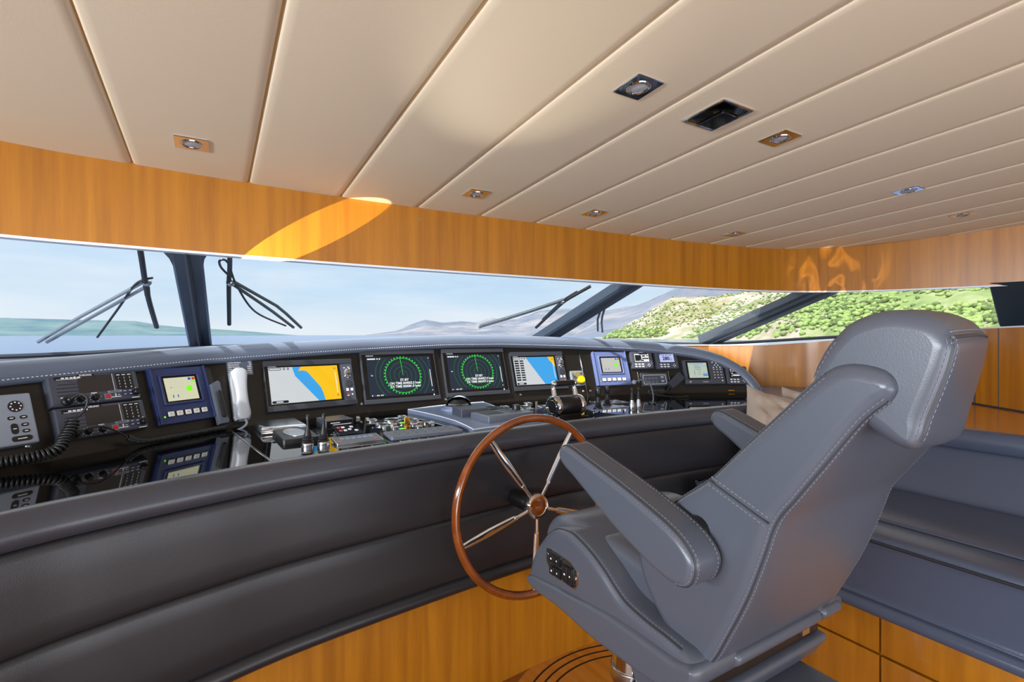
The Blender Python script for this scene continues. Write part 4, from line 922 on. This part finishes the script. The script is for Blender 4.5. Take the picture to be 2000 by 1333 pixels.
# white handset
t = inst('telephone_handset', "white telephone handset hanging on the board below the ship's plate", 'handset', (.103, 2.516, 1.180), 13.9)
b = B(); b.slab(rrect(.066, .232, .016, 4), 0, .022, 'white_plastic', .004); b.build('cradle', t)
b = B(); rows = []
for k in range(25):
    s = -1+2*k/24; y = .114*s; w = (.030-.008*max(0, 1-(s/.72)**2)+.002*s) * (1-max(0, abs(s)-.9)*4.5); h = .020-.006*(1-s*s) ; zc = .035+.012*(1-s*s)
    rows.append([(w*math.copysign(abs(cos(a))**.6, cos(a)), y, zc+h*math.copysign(abs(sin(a))**.6, sin(a))) for a in [2*pi*i/20 for i in range(20)]])
R = b.grid(rows, 'white_plastic', closed_v=True); b.face(R[0][::-1], 'white_plastic'); b.face(R[-1], 'white_plastic'); b.build('receiver', t, 60)
b = B(); b.tube(crom([(.004, -.112, .04), (.006, -.135, .045), (-.01, -.150, .045), (-.035, -.160, .04)], 6, False), .005, 'light_case', 8); b.build('cord_end', t)

# coiled cords
def coil(name, label, straight0, coilpath, straight1, R, r, turns, m='rubber', tail=None):
    b = B(); P = resample(crom([Vector(p) for p in coilpath], 8, False), n=turns*12); H = []; up = Vector((0, 0, 1))
    for i, p in enumerate(P):
        t = (P[min(len(P)-1, i+1)]-P[max(0, i-1)]).normalized(); a = (up-t*up.dot(t)).normalized(); c = t.cross(a); q = 2*pi*i/12; k = min(1, i/12, (len(P)-1-i)/12)*.8+.2
        H.append(p+(a*cos(q)+c*sin(q))*R*k)
    full = ([Vector(p) for p in crom([Vector(p) for p in straight0], 6, False)] if straight0 else [])+H+([Vector(p) for p in crom([Vector(p) for p in straight1], 6, False)] if straight1 else [])
    b.tube(full, r, m, 6); return tag(b.build(name, None, 80), label, 'cord', 'coiled cords')
def rpt(t, x, y, z): return t.matrix_world @ Vector((x, y, z))
bpy.context.view_layer.update()
s0 = rpt(ru, -.093, -.040, .058)
coil('coiled_cord', 'thick coiled cord hanging from the upper radio down to the left picture edge', [s0, rpt(ru, -.080, -.034, .085), rpt(ru, -.070, -.055, .10), rpt(ru, -.076, -.085, .09), rpt(ru, -.092, -.105, .075)],
     [rpt(ru, -.100, -.112, .07), rpt(ru, -.135, -.165, .075), rpt(ru, -.19, -.212, .085), Vector((-.60, 1.98, 1.078)), Vector((-.70, 1.88, 1.072)), Vector((-.80, 1.76, 1.072))], None, .0145, .0042, 56)
s0 = rpt(rl, -.093, -.040, .058)
coil('coiled_cord', 'dark coiled cord running along the board foot from the lower radio to the handset', [s0, rpt(rl, -.06, -.034, .075), rpt(rl, -.02, -.040, .07), rpt(rl, .035, -.070, .05)],
     [rpt(rl, .045, -.080, .045), Vector((-.215, 2.235, 1.066)), Vector((-.12, 2.305, 1.062)), Vector((.0, 2.385, 1.062)), Vector((.055, 2.42, 1.062))], [Vector((.06, 2.425, 1.064)), Vector((.085, 2.445, 1.075)), Vector((.112, 2.455, 1.09))], .0090, .0029, 66)

# yellow push button box
t = inst('alarm_button_box', 'small grey box with a big yellow round button right of the chart plotter', 'button box', (2.046, 2.579, 1.165), -5.9)
b = B(); b.slab(rrect(.094, .100, .004), 0, .014, 'light_case', .002); b.rbox(.002, -.002, .076, .084, .0135, .0146, 'slate_case', .002, 0); b.text('EMERGENCY', 0, .033, .0149, .011, 'yellow'); glyph(b, 0, .022, .05, .003, .0149, 'yellow'); glyph(b, 0, .012, .016, .003, .0149, 'yellow'); b.build('box', t)
b = B(); b.lathe([(.020, .014), (.020, .026), (.024, .028), (.025, .040), (.021, .046), (0, .048)], 'yellow', 28, (.012, -.016)); b.build('button', t)

# small multifunction displays
def small(label, c, ang, w, h, kind):
    t = inst('instrument_display', label, 'instrument display', c, ang, 'small instrument displays'); b = B()
    b.slab(rrect(w, h, .010, 4), 0, .022, 'slate_case', .006); b.rbox(0, h*.465, w*.30, .007, .020, .0222, 'grey_case', .001, 0); b.text('FURUNO', 0, h*.43, .0224, .008, 'white_print'); b.build('housing', t)
    b = B(); z = .0224; b.rbox(0, h*.12, w*.72, h*.52, .0215, z, 'glass_black', .002, 0); z += .0003; cy = h*.12; X, Y = w*.33, h*.235
    if kind == 'lcd':
        glyph(b, 0, cy, 2*X, 2*Y, z, 's_lcd'); z += .0003; b.text('280', -X*.10, cy-Y*.12, z, Y*1.25, 's_ink', bold=.0012); b.text('.1', X*.55, cy-Y*.35, z, Y*.7, 's_ink', bold=.0008)
        for x in (-.45, 0, .5): glyph(b, X*x, cy+Y*.72, X*.35, .003, z, 's_ink')
        glyph(b, -X*.9, cy+Y*.8, .009, .008, z, 's_blue')
    elif kind == 'ais':
        glyph(b, 0, cy, 2*X, 2*Y, z, 's_white'); z += .0003; glyph(b, -X*.48, cy-Y*.05, X*.86, Y*1.45, z, 's_dark'); glyph(b, X*.5, cy-Y*.18, X*.9, Y*.3, z, 's_dark'); glyph(b, X*.3, cy+Y*.45, X*.4, Y*.35, z, 's_dark'); glyph(b, X*.8, cy+Y*.5, X*.3, Y*.2, z, 's_dark'); glyph(b, X*.1, cy-Y*.65, X*.3, Y*.3, z, 's_dark'); glyph(b, X*.3, cy+Y*.9, X*1.2, Y*.2, z, 's_dark'); glyph(b, -X*.25, cy-Y*.6, .005, .005, z+.0002, 's_white')
    else:
        glyph(b, 0, cy, 2*X, 2*Y, z, 's_dark'); z += .0003
        for x, y, w2, h2 in ((-.82, .75, .25, .16), (-.82, .4, .2, .12), (-.3, .5, .5, .3), (.45, .45, .5, .16), (.55, .85, .6, .12), (-.1, -.6, .9, .26), (-.75, -.1, .15, .15), (-.75, -.75, .15, .15)): glyph(b, X*x, cy+Y*y, X*w2, Y*h2, z, 's_white')
        glyph(b, 0, cy-Y*.3, X*1.5, .0012, z, 's_white'); glyph(b, -X*.62, cy-Y*.2, .0012, Y*1.2, z, 's_white')
    b.build('screen', t)
    b = B()
    for r in range(2):
        for q in range(3): b.rbox(w*(-.30+.155*q), h*(-.25-.13*r), w*.10, h*.065, .0215, .0235, 'white_print', .002, .0005)
    for dx, dy in ((0, .055), (0, -.055), (.055, 0), (-.055, 0)): b.rbox(w*.29+dx*w*.9, h*-.315+dy*h*1.3, w*.035, h*.04, .0215, .0235, 'white_print', .001, .0004)
    b.build('keys', t)
small('small instrument display with black and white data page, left of the one reading 280', (2.557, 2.514, 1.271), -17.9, .165, .125, 'ais')
small('small instrument display with pale blue screen reading 280', (2.738, 2.453, 1.267), -18.3, .168, .124, 'lcd')
small('small instrument display with dark data page at the curved right end of the board', (3.174, 2.206, 1.162), -30.6, .152, .130, 'dark')
# switch panel under the two displays
t = inst('watch_alarm_panel', 'dark control panel with a white outlined key field under the two small displays', 'control panel', (2.614, 2.444, 1.141), -18.2)
b = B(); b.slab(rrect(.200, .092, .003), 0, .012, 'slate_case', .002); b.ringslab(rrect(.172, .066, .008, 4), rrect(.167, .061, .007, 4), .011, .0128, 'white_print'); b.build('plate', t)
b = B()
for r in range(2):
    for q in range(4): b.slab([(-.066+.026*q-.010, .006-.024*r+.009), (-.066+.026*q+.010, .006-.024*r+.009), (-.066+.026*q+.010, .006-.024*r-.004), (-.066+.026*q, .006-.024*r-.010), (-.066+.026*q-.010, .006-.024*r-.004)], .0115, .0135, 'grey_case', .0005)
for y in (.014, -.014): b.rbox(.058, y, .030, .019, .0115, .0135, 'grey_case', .002, .0005); glyph(b, .058, y+.004, .02, .003, .0138, 'white_print'); glyph(b, .058, y-.003, .014, .002, .0138, 'white_print')
b.build('keys', t)
for s in (-1, 1):
    b = B(); b.cyl(s*.110, -.005, .0045, 0, .010, 'steel', 12, .001); b.tube([(s*.116, -.02, .004), (s*.116, .058, .004)], .0022, 'steel', 6); b.build('bracket', t)
# GPS navigator
t = inst('gps_navigator', 'dark GPS navigator with pale green page and keypad on the right board', 'GPS navigator', (2.967, 2.322, 1.184), -25.3)
w, h = .292, .175; b = B(); b.slab(rrect(w, h, .004), 0, .024, 'slate_case', .005); b.text('GP', -w*.38, -h*.41, .0243, .012, 'white_print', bold=.0004); b.text('FURUNO', 0, -h*.41, .0243, .010, 'white_print'); b.build('case', t)
b = B(); z = .0243; b.rbox(-w*.15, .012, w*.56, h*.76, .0235, z, 'glass_black', .003, 0); z += .0003; cx, cy, X, Y = -w*.15, .012, w*.235, h*.315; glyph(b, cx, cy, 2*X, 2*Y, z, 's_mint'); z += .0003
glyph(b, cx-.1*X, cy+Y*.88, X*1.5, .004, z, 's_sea'); b.text('SELECT', cx-.1*X, cy+Y*.62, z, .011, 's_blue'); glyph(b, cx+.4*X, cy+Y*.55, X*1.1, .002, z, 's_sea'); b.text('MESSAGE', cx, cy+Y*.35, z, .011, 's_ink'); b.text('WAYPOINT', cx, cy+Y*.10, z, .009, 's_ink')
for k in range(3): glyph(b, cx-X*.4, cy-Y*(.15+.2*k), .004, .006, z, 's_ink'); glyph(b, cx+X*.1, cy-Y*(.15+.2*k), X*.4, .0012, z, 's_ink')
glyph(b, cx+X*.72, cy-Y*.5, X*.5, .009, z, 's_sea'); glyph(b, cx+X*.72, cy-Y*.68, X*.5, .006, z, 's_blue'); b.build('screen', t)
b = B()
for r in range(4):
    for q in range(3): b.rbox(w*(.245+.085*q), h*(.10-.115*r), .017, .011, .0235, .0258, 'black', .002, .0005); glyph(b, w*(.245+.085*q), h*(.10-.115*r), .012, .005, .026, 'white_print')
for dx, dy in ((0, .36), (0, .20), (-.042, .28), (.042, .28), (-.09, .40), (.08, .40), (-.08, .18), (.085, .19)): b.cyl(w*(.33+dx), h*dy, .0045, .0235, .0258, 'white_print', 8)
b.cyl(w*.42, -h*.37, .005, .0235, .0258, 'white_print', 10); b.build('keypad', t)
# hand microphone, its cord and the gooseneck microphone
t = thing('hand_microphone', 'black hand microphone propped against the board under the GPS navigator', 'microphone', mtx=board_m((2.735, 2.372, 1.128), -22) @ Matrix.Rotation(radians(-52), 4, 'Z'))
b = B(); b.slab([(-.024, -.058), (.024, -.058), (.030, .02), (.032, .055), (.024, .066), (-.024, .066), (-.032, .055), (-.030, .02)], .0, .034, 'mic_case', .006); b.build('body', t)
b = B(); b.rbox(-.010, -.045, .005, .022, .029, .031, 'led_green', .002, .0005); b.build('light_strip', t)
b = B()
for k in range(4): glyph(b, .0, .035-.009*k, .030, .003, .0304, 'black')
b.build('grille', t)
coil('coiled_cord', 'short coiled grey cord lying under the hand microphone', [(2.64, 2.335, 1.10), (2.60, 2.31, 1.085), (2.56, 2.29, 1.078)], [(2.54, 2.285, 1.075), (2.49, 2.28, 1.074), (2.43, 2.285, 1.078), (2.40, 2.29, 1.09)], [(2.38, 2.27, 1.08), (2.50, 2.17, 1.058), (2.62, 2.16, 1.056)], .016, .004, 9, 'rubber')
t = thing('gooseneck_microphone', 'thin bent gooseneck microphone with a pale round tip', 'microphone', (2.20, 2.10, 1.05))
b = B(); b.tube(crom([(.0, -.03, .008), (.03, -.01, .02), (.045, .01, .06), (.03, .02, .11), (-.02, .03, .135), (-.065, .035, .128)], 8, False), .0042, 'grey_case', 8); b.build('neck', t)
b = B(); b.ball((-.080, .036, .124), .013, 'light_case', 8); b.build('tip', t)
b = B(); b.cyl(0, -.03, .022, 0, .009, 'black', 20, .002); b.build('foot', t)
# brass tag
t = inst('brass_tag', 'small brass tag at the foot of the right end of the board', 'tag', (3.115, 2.205, 1.062), -30); b = B(); b.rbox(0, 0, .05, .007, 0, .003, 'brass', .001, .0005); b.build('plate', t)
# board screws
scr = None
for x, z, l in ((-.475, 1.105, 'dome screw on the board foot below the left coiled cord'), (-.51, 1.300, 'dome screw at the top of the left board under the brow'), (.062, 1.085, 'left of two dome screws at the foot of the white handset'), (.100, 1.085, 'right of two dome screws at the foot of the white handset'), (.665, 1.095, 'dome screw under the gap between the orange chart and the first radar'), (1.14, 1.085, 'dome screw below the gap between the two radars'), (1.62, 1.085, 'dome screw under the second radar, left of the engine levers'), (2.075, 1.085, 'dome screw just left of the steel board seam'), (2.125, 1.085, 'dome screw just right of the steel board seam'), (2.62, 1.345, 'dome screw under the brow above the small displays')):
    m = board_m(board(x, z), math.degrees(atan2(-facet_n(x).x, facet_n(x).y)))
    if scr is None:
        b = B(); b.lathe([(.0085, 0), (.0085, .003), (.006, .006), (0, .0068)], 'steel', 14); scr = b.build('screw'); o = scr
    else: o = scr.copy(); SC.collection.objects.link(o)
    o.matrix_world = m; tag(o, l, 'screw', 'board screws')

# ------------------------------------------------------------------ things on the worktop (z = 1.05)
ZW = 1.05
def wk(name, label, cat, x, y, rz=0, z=ZW, group=None): return thing(name, label, cat, mtx=Matrix.Translation((x, y, z)) @ Matrix.Rotation(radians(rz), 4, 'Z'), group=group)
# bevelled grey box and the black box with an oval top
t = wk('junction_box', 'grey steel box with sloping edges on the worktop, behind the black oval-topped box', 'box', .250, 2.315, 4)
b = B(); b.slab([(-.085, -.10), (.085, -.10), (.085, .10), (-.085, .10)], 0, .014, 'steel', 0); b.slab([(-.085, -.10), (.085, -.10), (.085, .10), (-.085, .10)], .014, .032, 'steel', .017); b.build('body', t, 20)
t = wk('controller_box', 'low black box with a pale oval pad on top, behind the silver joysticks', 'box', .280, 2.105, 3)
b = B(); b.slab(rrect(.130, .235, .012, 4), 0, .019, 'rubber', .005); b.build('body', t)
b = B(); b.slab(circ(.040, 32, -.002, .01, .085), .018, .0215, 'steel', .002); b.build('oval_pad', t)
def joystick(name, label, x, y, group, style, rz=0):
    t = wk(name, label, 'joystick', x, y, rz, group=group)
    if style == 'silver':
        b = B(); b.lathe([(.021, 0), (.021, .006), (.0195, .0072), (.0195, .0082), (.021, .0094), (.021, .015), (.019, .018)], 'steel', 24); b.build('collar', t)
        b = B(); P = [(.019, .017)]
        for k in range(6): r = .0205-.0026*k; P += [(r, .021+.0088*k), (r*.80, .0255+.0088*k)]
        b.lathe(P+[(.005, .081), (0, .081)], 'rubber', 20); b.build('boot', t)
        b = B(); b.lathe([(.0045, .079), (.0045, .098), (.0068, .099), (.0068, .113), (.005, .116), (0, .116)], 'rubber', 14); b.build('stick', t)
    elif style == 'bottle':
        b = B(); b.lathe([(.017, 0), (.018, .012), (.0175, .026), (.011, .052), (.0105, .056)], 'steel', 20); b.build('collar', t)
        b = B(); b.lathe([(.0105, .055), (.0075, .075), (.006, .078), (.006, .10)], 'rubber', 16); b.build('boot', t)
        b = B(); b.lathe([(.006, .097), (.0075, .10), (.0075, .116), (.005, .119), (0, .119)], 'rubber', 14); b.build('stick', t)
    else:
        b = B(); b.lathe([(.024, 0), (.024, .006), (.020, .010)], 'rubber', 22); b.build('base', t)
        b = B(); P = []
        for k in range(5): r = .021-.0026*k; P += [(r, .010+.009*k), (r*.80, .0145+.009*k)]
        b.lathe(P+[(.009, .058), (.008, .062)], 'rubber', 20); b.build('boot', t)
        b = B(); b.lathe([(.010, .060), (.013, .066), (.0150, .082), (.0160, .098), (.014, .106), (0, .109)], 'black', 18); b.build('knob', t)
joystick('joystick', 'left of the two silver-collared joysticks in front of the black oval box', .293, 1.895, 'silver collared joysticks', 'silver')
joystick('joystick', 'right of the two silver-collared joysticks in front of the black oval box', .346, 1.892, 'silver collared joysticks', 'silver')
joystick('joystick', 'left of the small steel bottle-shaped joysticks beside the gooseneck microphone', 1.905, 1.935, 'steel bottle shaped joysticks', 'bottle')
joystick('joystick', 'right of the small steel bottle-shaped joysticks beside the gooseneck microphone', 1.962, 1.945, 'steel bottle shaped joysticks', 'bottle')
t = wk('glass_plate', 'thin glass plate standing on posts right of the engine levers', 'plate', 1.745, 1.985, 0)
b = B(); b.slab([(-.125, -.075), (.120, -.06), (.07, .115), (-.115, .03)], .022, .028, 'helm_plate', .001); b.build('plate', t)
for x, y in ((-.11, -.06), (.105, -.045), (.065, .10), (-.10, .02)): b = B(); b.cyl(x, y, .004, 0, .022, 'steel', 8); b.build('post', t)
joystick('joystick', 'front one of the two black ribbed joysticks on the glass plate', 1.672, 1.935, 'black ribbed joysticks', 'black').__class__
joystick('joystick', 'rear one of the two black ribbed joysticks on the glass plate', 1.795, 2.005, 'black ribbed joysticks', 'black')
for o in [o for o in SC.objects if o.get('group') == 'black ribbed joysticks']: o.location.z = ZW+.028
# further boxes
t = wk('control_box', 'upright dark box with lettered front behind the right silver joystick', 'box', .465, 2.285, 8)
b = B(); b.slab(rrect(.120, .125, .003), 0, .036, 'slate_case', .003); b.build('case', t)
b = B(); b.M = Matrix.Rotation(pi/2, 4, 'X'); b.rbox(0, .018, .112, .030, .0618, .0635, 'black', .002, .0005); glyph(b, -.02, .024, .04, .004, .0637, 'white_print'); glyph(b, .01, .016, .08, .003, .0637, 'white_print'); b.build('front_plate', t)
t = wk('light_panel', 'small tilted black panel with white and red lamps behind the flat keypad', 'panel', .478, 2.10, 2)
b = B(); b.M = Matrix.Rotation(radians(8), 4, 'X'); b.slab(rrect(.10, .115, .002), .004, .014, 'glass_black', .002); b.build('plate', t)
b = B(); b.M = Matrix.Rotation(radians(8), 4, 'X')
for x, y, m in ((-.03, .03, 'red'), (-.012, .03, 'white_print'), (.022, .03, 'white_print'), (-.03, -.01, 'red'), (-.012, -.01, 'white_print'), (.008, .0, 'white_print'), (.03, -.02, 'white_print')): b.rbox(x, y, .013, .018, .0135, .0155, m, .002, .0005)
b.build('lamps', t)
t = wk('flat_keypad', 'flat silver edged keypad with a grey membrane, in front of the small lamp panel', 'keypad', .470, 1.908, 2)
b = B(); b.M = Matrix.Rotation(radians(5), 4, 'X'); b.slab(rrect(.172, .098, .003), .004, .012, 'steel', .001); b.rbox(0, 0, .164, .090, .0115, .0128, 'slate_case', .002, 0); b.build('case', t)
b = B(); b.M = Matrix.Rotation(radians(5), 4, 'X')
for k in range(6): b.rbox(-.055+.022*k, .012, .017, .026, .0125, .0138, 'helm_plate', .002, .0004)
for x in (-.068, .062): b.rbox(x, -.022, .012, .016, .0125, .0140, 'red', .002, .0004)
b.build('keys', t)
# long tablet
t = wk('remote_panel', 'long flat grey control tablet lying in front of the clear switch covers', 'control tablet', .731, 1.905, -1)
b = B(); b.slab(rrect(.300, .125, .010), 0, .015, 'grey_case', .004, .003); b.build('case', t)
b = B()
for k in range(7): glyph(b, -.11+.036*k, .02, .012, .016, .0153, 'slate_case'); b.cyl(-.11+.036*k, -.022, .006, .0148, .0166, 'slate_case', 10, .0008)
b.build('keys', t)
t = wk('scale_strip', 'thin pale scale marking printed on the worktop in front of the grey tablet', 'scale', .76, 1.825, 1.5, z=ZW+.0004)
b = B(); b.rbox(0, 0, .31, .0025, 0, .0006, 'white_print', .0005, 0)
for k in range(9): b.rbox(-.15+.0375*k, .006, .0018, .011, 0, .0006, 'white_print', .0003, 0)
b.build('marks', t)
# round gauges flush in the worktop
def gauge(label, x, y, r, group='round gauges in the worktop'):
    t = wk('gauge', label, 'gauge', x, y, group=group); b = B(); b.ringslab(circ(r, 32), circ(r*.82, 32), 0, .008, 'steel', .002); b.build('ring', t); b = B(); b.lathe([(r*.83, .002), (r*.83, .005), (r*.5, .0062), (0, .0065)], 'glass_black', 28); b.build('glass', t)
for a in (('small gauge at the port end of the left gauge row', .638, 2.324, .028), ('large gauge in the middle of the left gauge row', .726, 2.290, .044), ('small gauge behind the large left gauge, next to the grey helm plate', .793, 2.350, .026), ('gauge between the large left gauge and the grey helm plate', .800, 2.227, .032), ('gauge in front of the port end of the left row', .648, 2.195, .030),
          ('small gauge at the left of the right gauge row beside the helm plate', 1.383, 2.379, .030), ('large gauge in the right gauge row behind the switch covers', 1.470, 2.325, .046), ('small gauge nearest the board in the right gauge row', 1.572, 2.433, .028), ('gauge at the right end of the right row behind the engine levers', 1.575, 2.285, .038)): gauge(*a)
# round push buttons
pb = None
for x, y, m, l in ((.690, 2.165, 'orange', 'push button left of the key switch, back row'), (.735, 2.175, 'led_green', 'second push button behind the key switch'), (.675, 2.095, 'white_plastic', 'push button left of the key switch, middle row'), (.772, 2.125, 'white_plastic', 'push button right of the key switch, middle row'), (.810, 2.150, 'orange', 'push button near the helm plate edge, back row'), (.845, 2.110, 'steel', 'push button close to the helm plate edge, front row'), (.690, 2.040, 'led_green', 'push button beside the left clear cover, front row'), (.770, 2.060, 'white_plastic', 'push button between key switch and right clear cover'),
                (1.405, 2.17, 'steel', 'push button left of the single clear cover'), (1.43, 2.11, 'steel', 'push button right of the single clear cover'), (1.47, 2.15, 'white_plastic', 'push button between single clear cover and engine levers'), (1.41, 2.24, 'led_green', 'push button behind the single clear cover')):
    t = wk('push_button', l, 'push button', x, y, group='worktop push buttons'); b = B(); b.ringslab(circ(.017, 20), circ(.0135, 20), 0, .007, 'steel', .0015); b.build('ring', t); b = B(); b.lathe([(.0135, 0), (.0132, .006), (.010, .0075), (0, .008)], m if not m.startswith('led') else 'led_green', 18); b.build('cap', t)
for x, y, l in ((.614, 2.012, 'clear plastic switch cover left of the key switch'), (.792, 2.012, 'clear plastic switch cover right of the key switch'), (1.365, 2.100, 'clear plastic switch cover beside the round dark dial')):
    t = wk('switch_cover', l, 'switch cover', x, y, group='clear switch covers'); b = B(); b.slab(rrect(.046, .040, .004), 0, .034, 'clear_plastic', .003); b.build('cover', t); b = B(); b.cyl(0, 0, .013, 0, .018, 'black', 16, .002); b.build('switch', t)
t = wk('key_switch', 'brass key switch standing between two clear covers', 'key switch', .718, 2.062); b = B(); b.lathe([(.015, 0), (.015, .01), (.011, .014), (.011, .02), (0, .02)], 'brass', 18); b.build('barrel', t); b = B(); b.slab(rrect(.026, .006, .002), .018, .05, 'brass', .001); b.build('key', t)
for x, y, l in ((.600, 2.425, 'steel stud on the worktop at the foot of the board, port one'), (.628, 2.365, 'steel stud on the worktop nearest the left gauges')):
    b = B(); b.lathe([(.011, 0), (.011, .006), (.008, .012), (0, .014)], 'steel', 14); o = b.build('stud'); o.location = (x, y, ZW); tag(o, l, 'stud', 'steel studs')
# grey helm plate with its fittings
t = wk('helm_pod', 'raised blue-grey helm plate with a pale edge in the middle of the worktop', 'helm plate', 1.1, 2.1); PODP = [(.862, 2.47), (1.06, 2.52), (1.33, 2.53), (1.315, 2.40), (1.285, 2.25), (1.27, 2.05), (1.27, 1.835), (1.10, 1.832), (.905, 1.805), (.918, 1.90), (.928, 2.03), (.918, 2.18), (.893, 2.34)]
b = B(); b.M = Matrix.Translation((-1.1, -2.1, 0)); b.slab(PODP, 0, .018, 'helm_plate', .003); b.build('plate', t, 30)
b = B(); b.M = Matrix.Translation((-1.1, -2.1, 0)); e = inset(PODP, .004); 
if area2(PODP) < 0: e = [tuple(p) for p in inset(PODP[::-1], .002)]
b.tube([(x, y, .0185) for x, y in e], .0022, 'trim_white', 6, closed=True); b.build('edge_trim', t)
ZP = ZW+.018
t = wk('compass', 'chrome domed compass standing on the helm plate below the gap between the radars', 'compass', 1.095, 2.355, -24, ZP)
b = B(); b.lathe([(.095, 0), (.09, .006), (.074, .010), (.072, .018)], 'helm_plate', 36); b.build('base', t)
b = B(); rows = []
for i in range(13):
    a = pi*.98*i/12; rows.append([(.066*cos(q)*1.0, .066*sin(a)*1*abs(1)*0+.062*sin(q)*cos(a), .012+.062*sin(q)*sin(a)) for q in [pi*j/16 for j in range(17)]])
b2 = B(); b2.grid([[(x, y, z) for x, y, z in r] for r in rows if True][:9], 'chrome'); b2.build('hood', t, 60)
b = B(); b.lathe([(.056, .010), (.052, .032), (.036, .05), (.0, .056)], 'rubber', 32); b.build('bowl', t)
b = B(); 
for k in range(15): a = radians(-160+140*k/14); b.quad([(.053*cos(a)-.0012, .053*sin(a), .018), (.053*cos(a)+.0012, .053*sin(a), .018), (.053*cos(a)+.0012, .0525*sin(a), .030), (.053*cos(a)-.0012, .0525*sin(a), .030)], 'white_print')
b.build('card', t)
t = wk('helm_control', 'plain black box on the helm plate in front of the compass', 'box', 1.065, 2.16, -2, ZP); b = B(); b.slab(rrect(.140, .115, .004), 0, .036, 'slate_case', .003); b.build('case', t)
t = wk('dial', 'dark round dial with raised rim on the right of the helm plate', 'dial', 1.225, 2.225, 0, ZP); b = B(); b.lathe([(.062, 0), (.062, .008), (.056, .013), (.052, .010), (.050, .008), (0, .008)], 'black', 40); b.build('rim', t); b = B(); b.lathe([(.030, .008), (.028, .011), (0, .012)], 'bezel', 30); b.build('centre', t)
t = wk('autopilot_unit', 'flat grey autopilot unit with a small green screen just above the wheel rim', 'autopilot', 1.155, 2.005, 6, ZP)
b = B(); b.slab(rrect(.255, .150, .006), 0, .026, 'grey_case', .004); b.build('case', t)
b = B(); b.rbox(-.058, .012, .095, .085, .025, .0275, 'black', .003, .001); b.rbox(-.058, .012, .078, .066, .027, .0279, 's_slider' if False else 'off_screen', .002, 0); b.build('screen', t)
b = B()
for r in range(3):
    for q in range(3): b.rbox(.022+.024*q, .045-.04*r, .014, .018, .0255, .029, 'slate_case', .002, .001)
b.build('keys', t)
b = B(); b.lathe([(.020, .026), (.020, .034), (.017, .048), (.014, .050), (0, .050)], 'black', 22, (.096, .02)); b.build('knob', t)
# engine levers
t = wk('engine_levers', 'chrome and black engine control head with twin levers joined by a padded grip', 'engine control', 1.485, 1.955, 4)
b = B(); b.slab(rrect(.205, .12, .01), 0, .006, 'glass_black', .002); b.slab(rrect(.150, .070, .01), .006, .03, 'black', .003); b.build('base', t)
RX = Matrix.Rotation(pi/2, 4, 'Y')
b = B(); b.M = Matrix.Translation((0, 0, .055)) @ RX; b.lathe([(.047, -.066), (.050, -.060), (.050, .060), (.047, .066)], 'black', 36); b.build('barrel', t)
for s in (-1, 1):
    b = B(); b.M = Matrix.Translation((s*.066, 0, .055)) @ RX @ (Matrix.Rotation(pi, 4, 'X') if s < 0 else Matrix()); b.lathe([(.050, -.004), (.053, 0), (.053, .016), (.050, .021), (.042, .022), (.040, .020), (.034, .0205), (.032, .0225), (.030, .0205), (0, .0205)], 'chrome', 36); b.lathe([(.0415, .0215), (.0335, .0218)], 'black', 36); d = b.build('end_disc', t)
for s in (-1, 1):
    b = B(); x = s*.068; P = crom([(x, .0, .09), (x, .010, .115), (x, .016, .14), (x*.98, .012, .163)], 6, False); b.tube(P, [.014-.004*i/(len(P)-1) for i in range(len(P))], 'chrome', 12); b.ball((x*.98, .012, .164), .015, 'chrome', 10); b.build('lever', t)
b = B(); b.M = Matrix.Translation((0, .012, .164)) @ RX; b.lathe([(.010, -.062), (.0145, -.058), (.0155, 0), (.0145, .058), (.010, .062)], 'rubber', 20); b.build('grip', t)
t = wk('name_card', 'small blue card and brown marker standing behind the engine control head', 'card', 1.405, 2.06, 20); b = B(); b.box((0, 0, .018), (.05, .006, .036), 'blue_case_light', .001); b.build('card', t); b = B(); b.box((-.018, .01, .035), (.012, .004, .07), 'tan_cloth', .001); b.build('marker', t)
t = wk('button_panel', 'flat black button panel behind the glass plate', 'button panel', 1.99, 2.20, -4); b = B(); b.slab(rrect(.20, .13, .004), 0, .010, 'slate_case', .002); b.build('plate', t); b = B()
for r in range(3):
    for q in range(5): b.rbox(-.07+.035*q, .036-.036*r, .022, .020, .0095, .013, 'grey_case' if (r+q) % 2 else 'white_plastic', .002, .001)
b.build('buttons', t)
t = wk('trim_panel', 'flat dark panel between the engine control head and the board seam', 'panel', 1.78, 2.28, -3); b = B(); b.slab(rrect(.16, .18, .004), 0, .007, 'glass_black', .001); b.build('plate', t); b = B()
for r in range(3):
    for q in range(3): b.cyl(-.05+.05*q, .05-.05*r, .012, .0065, .012, 'steel', 14, .001)
b.build('buttons', t)
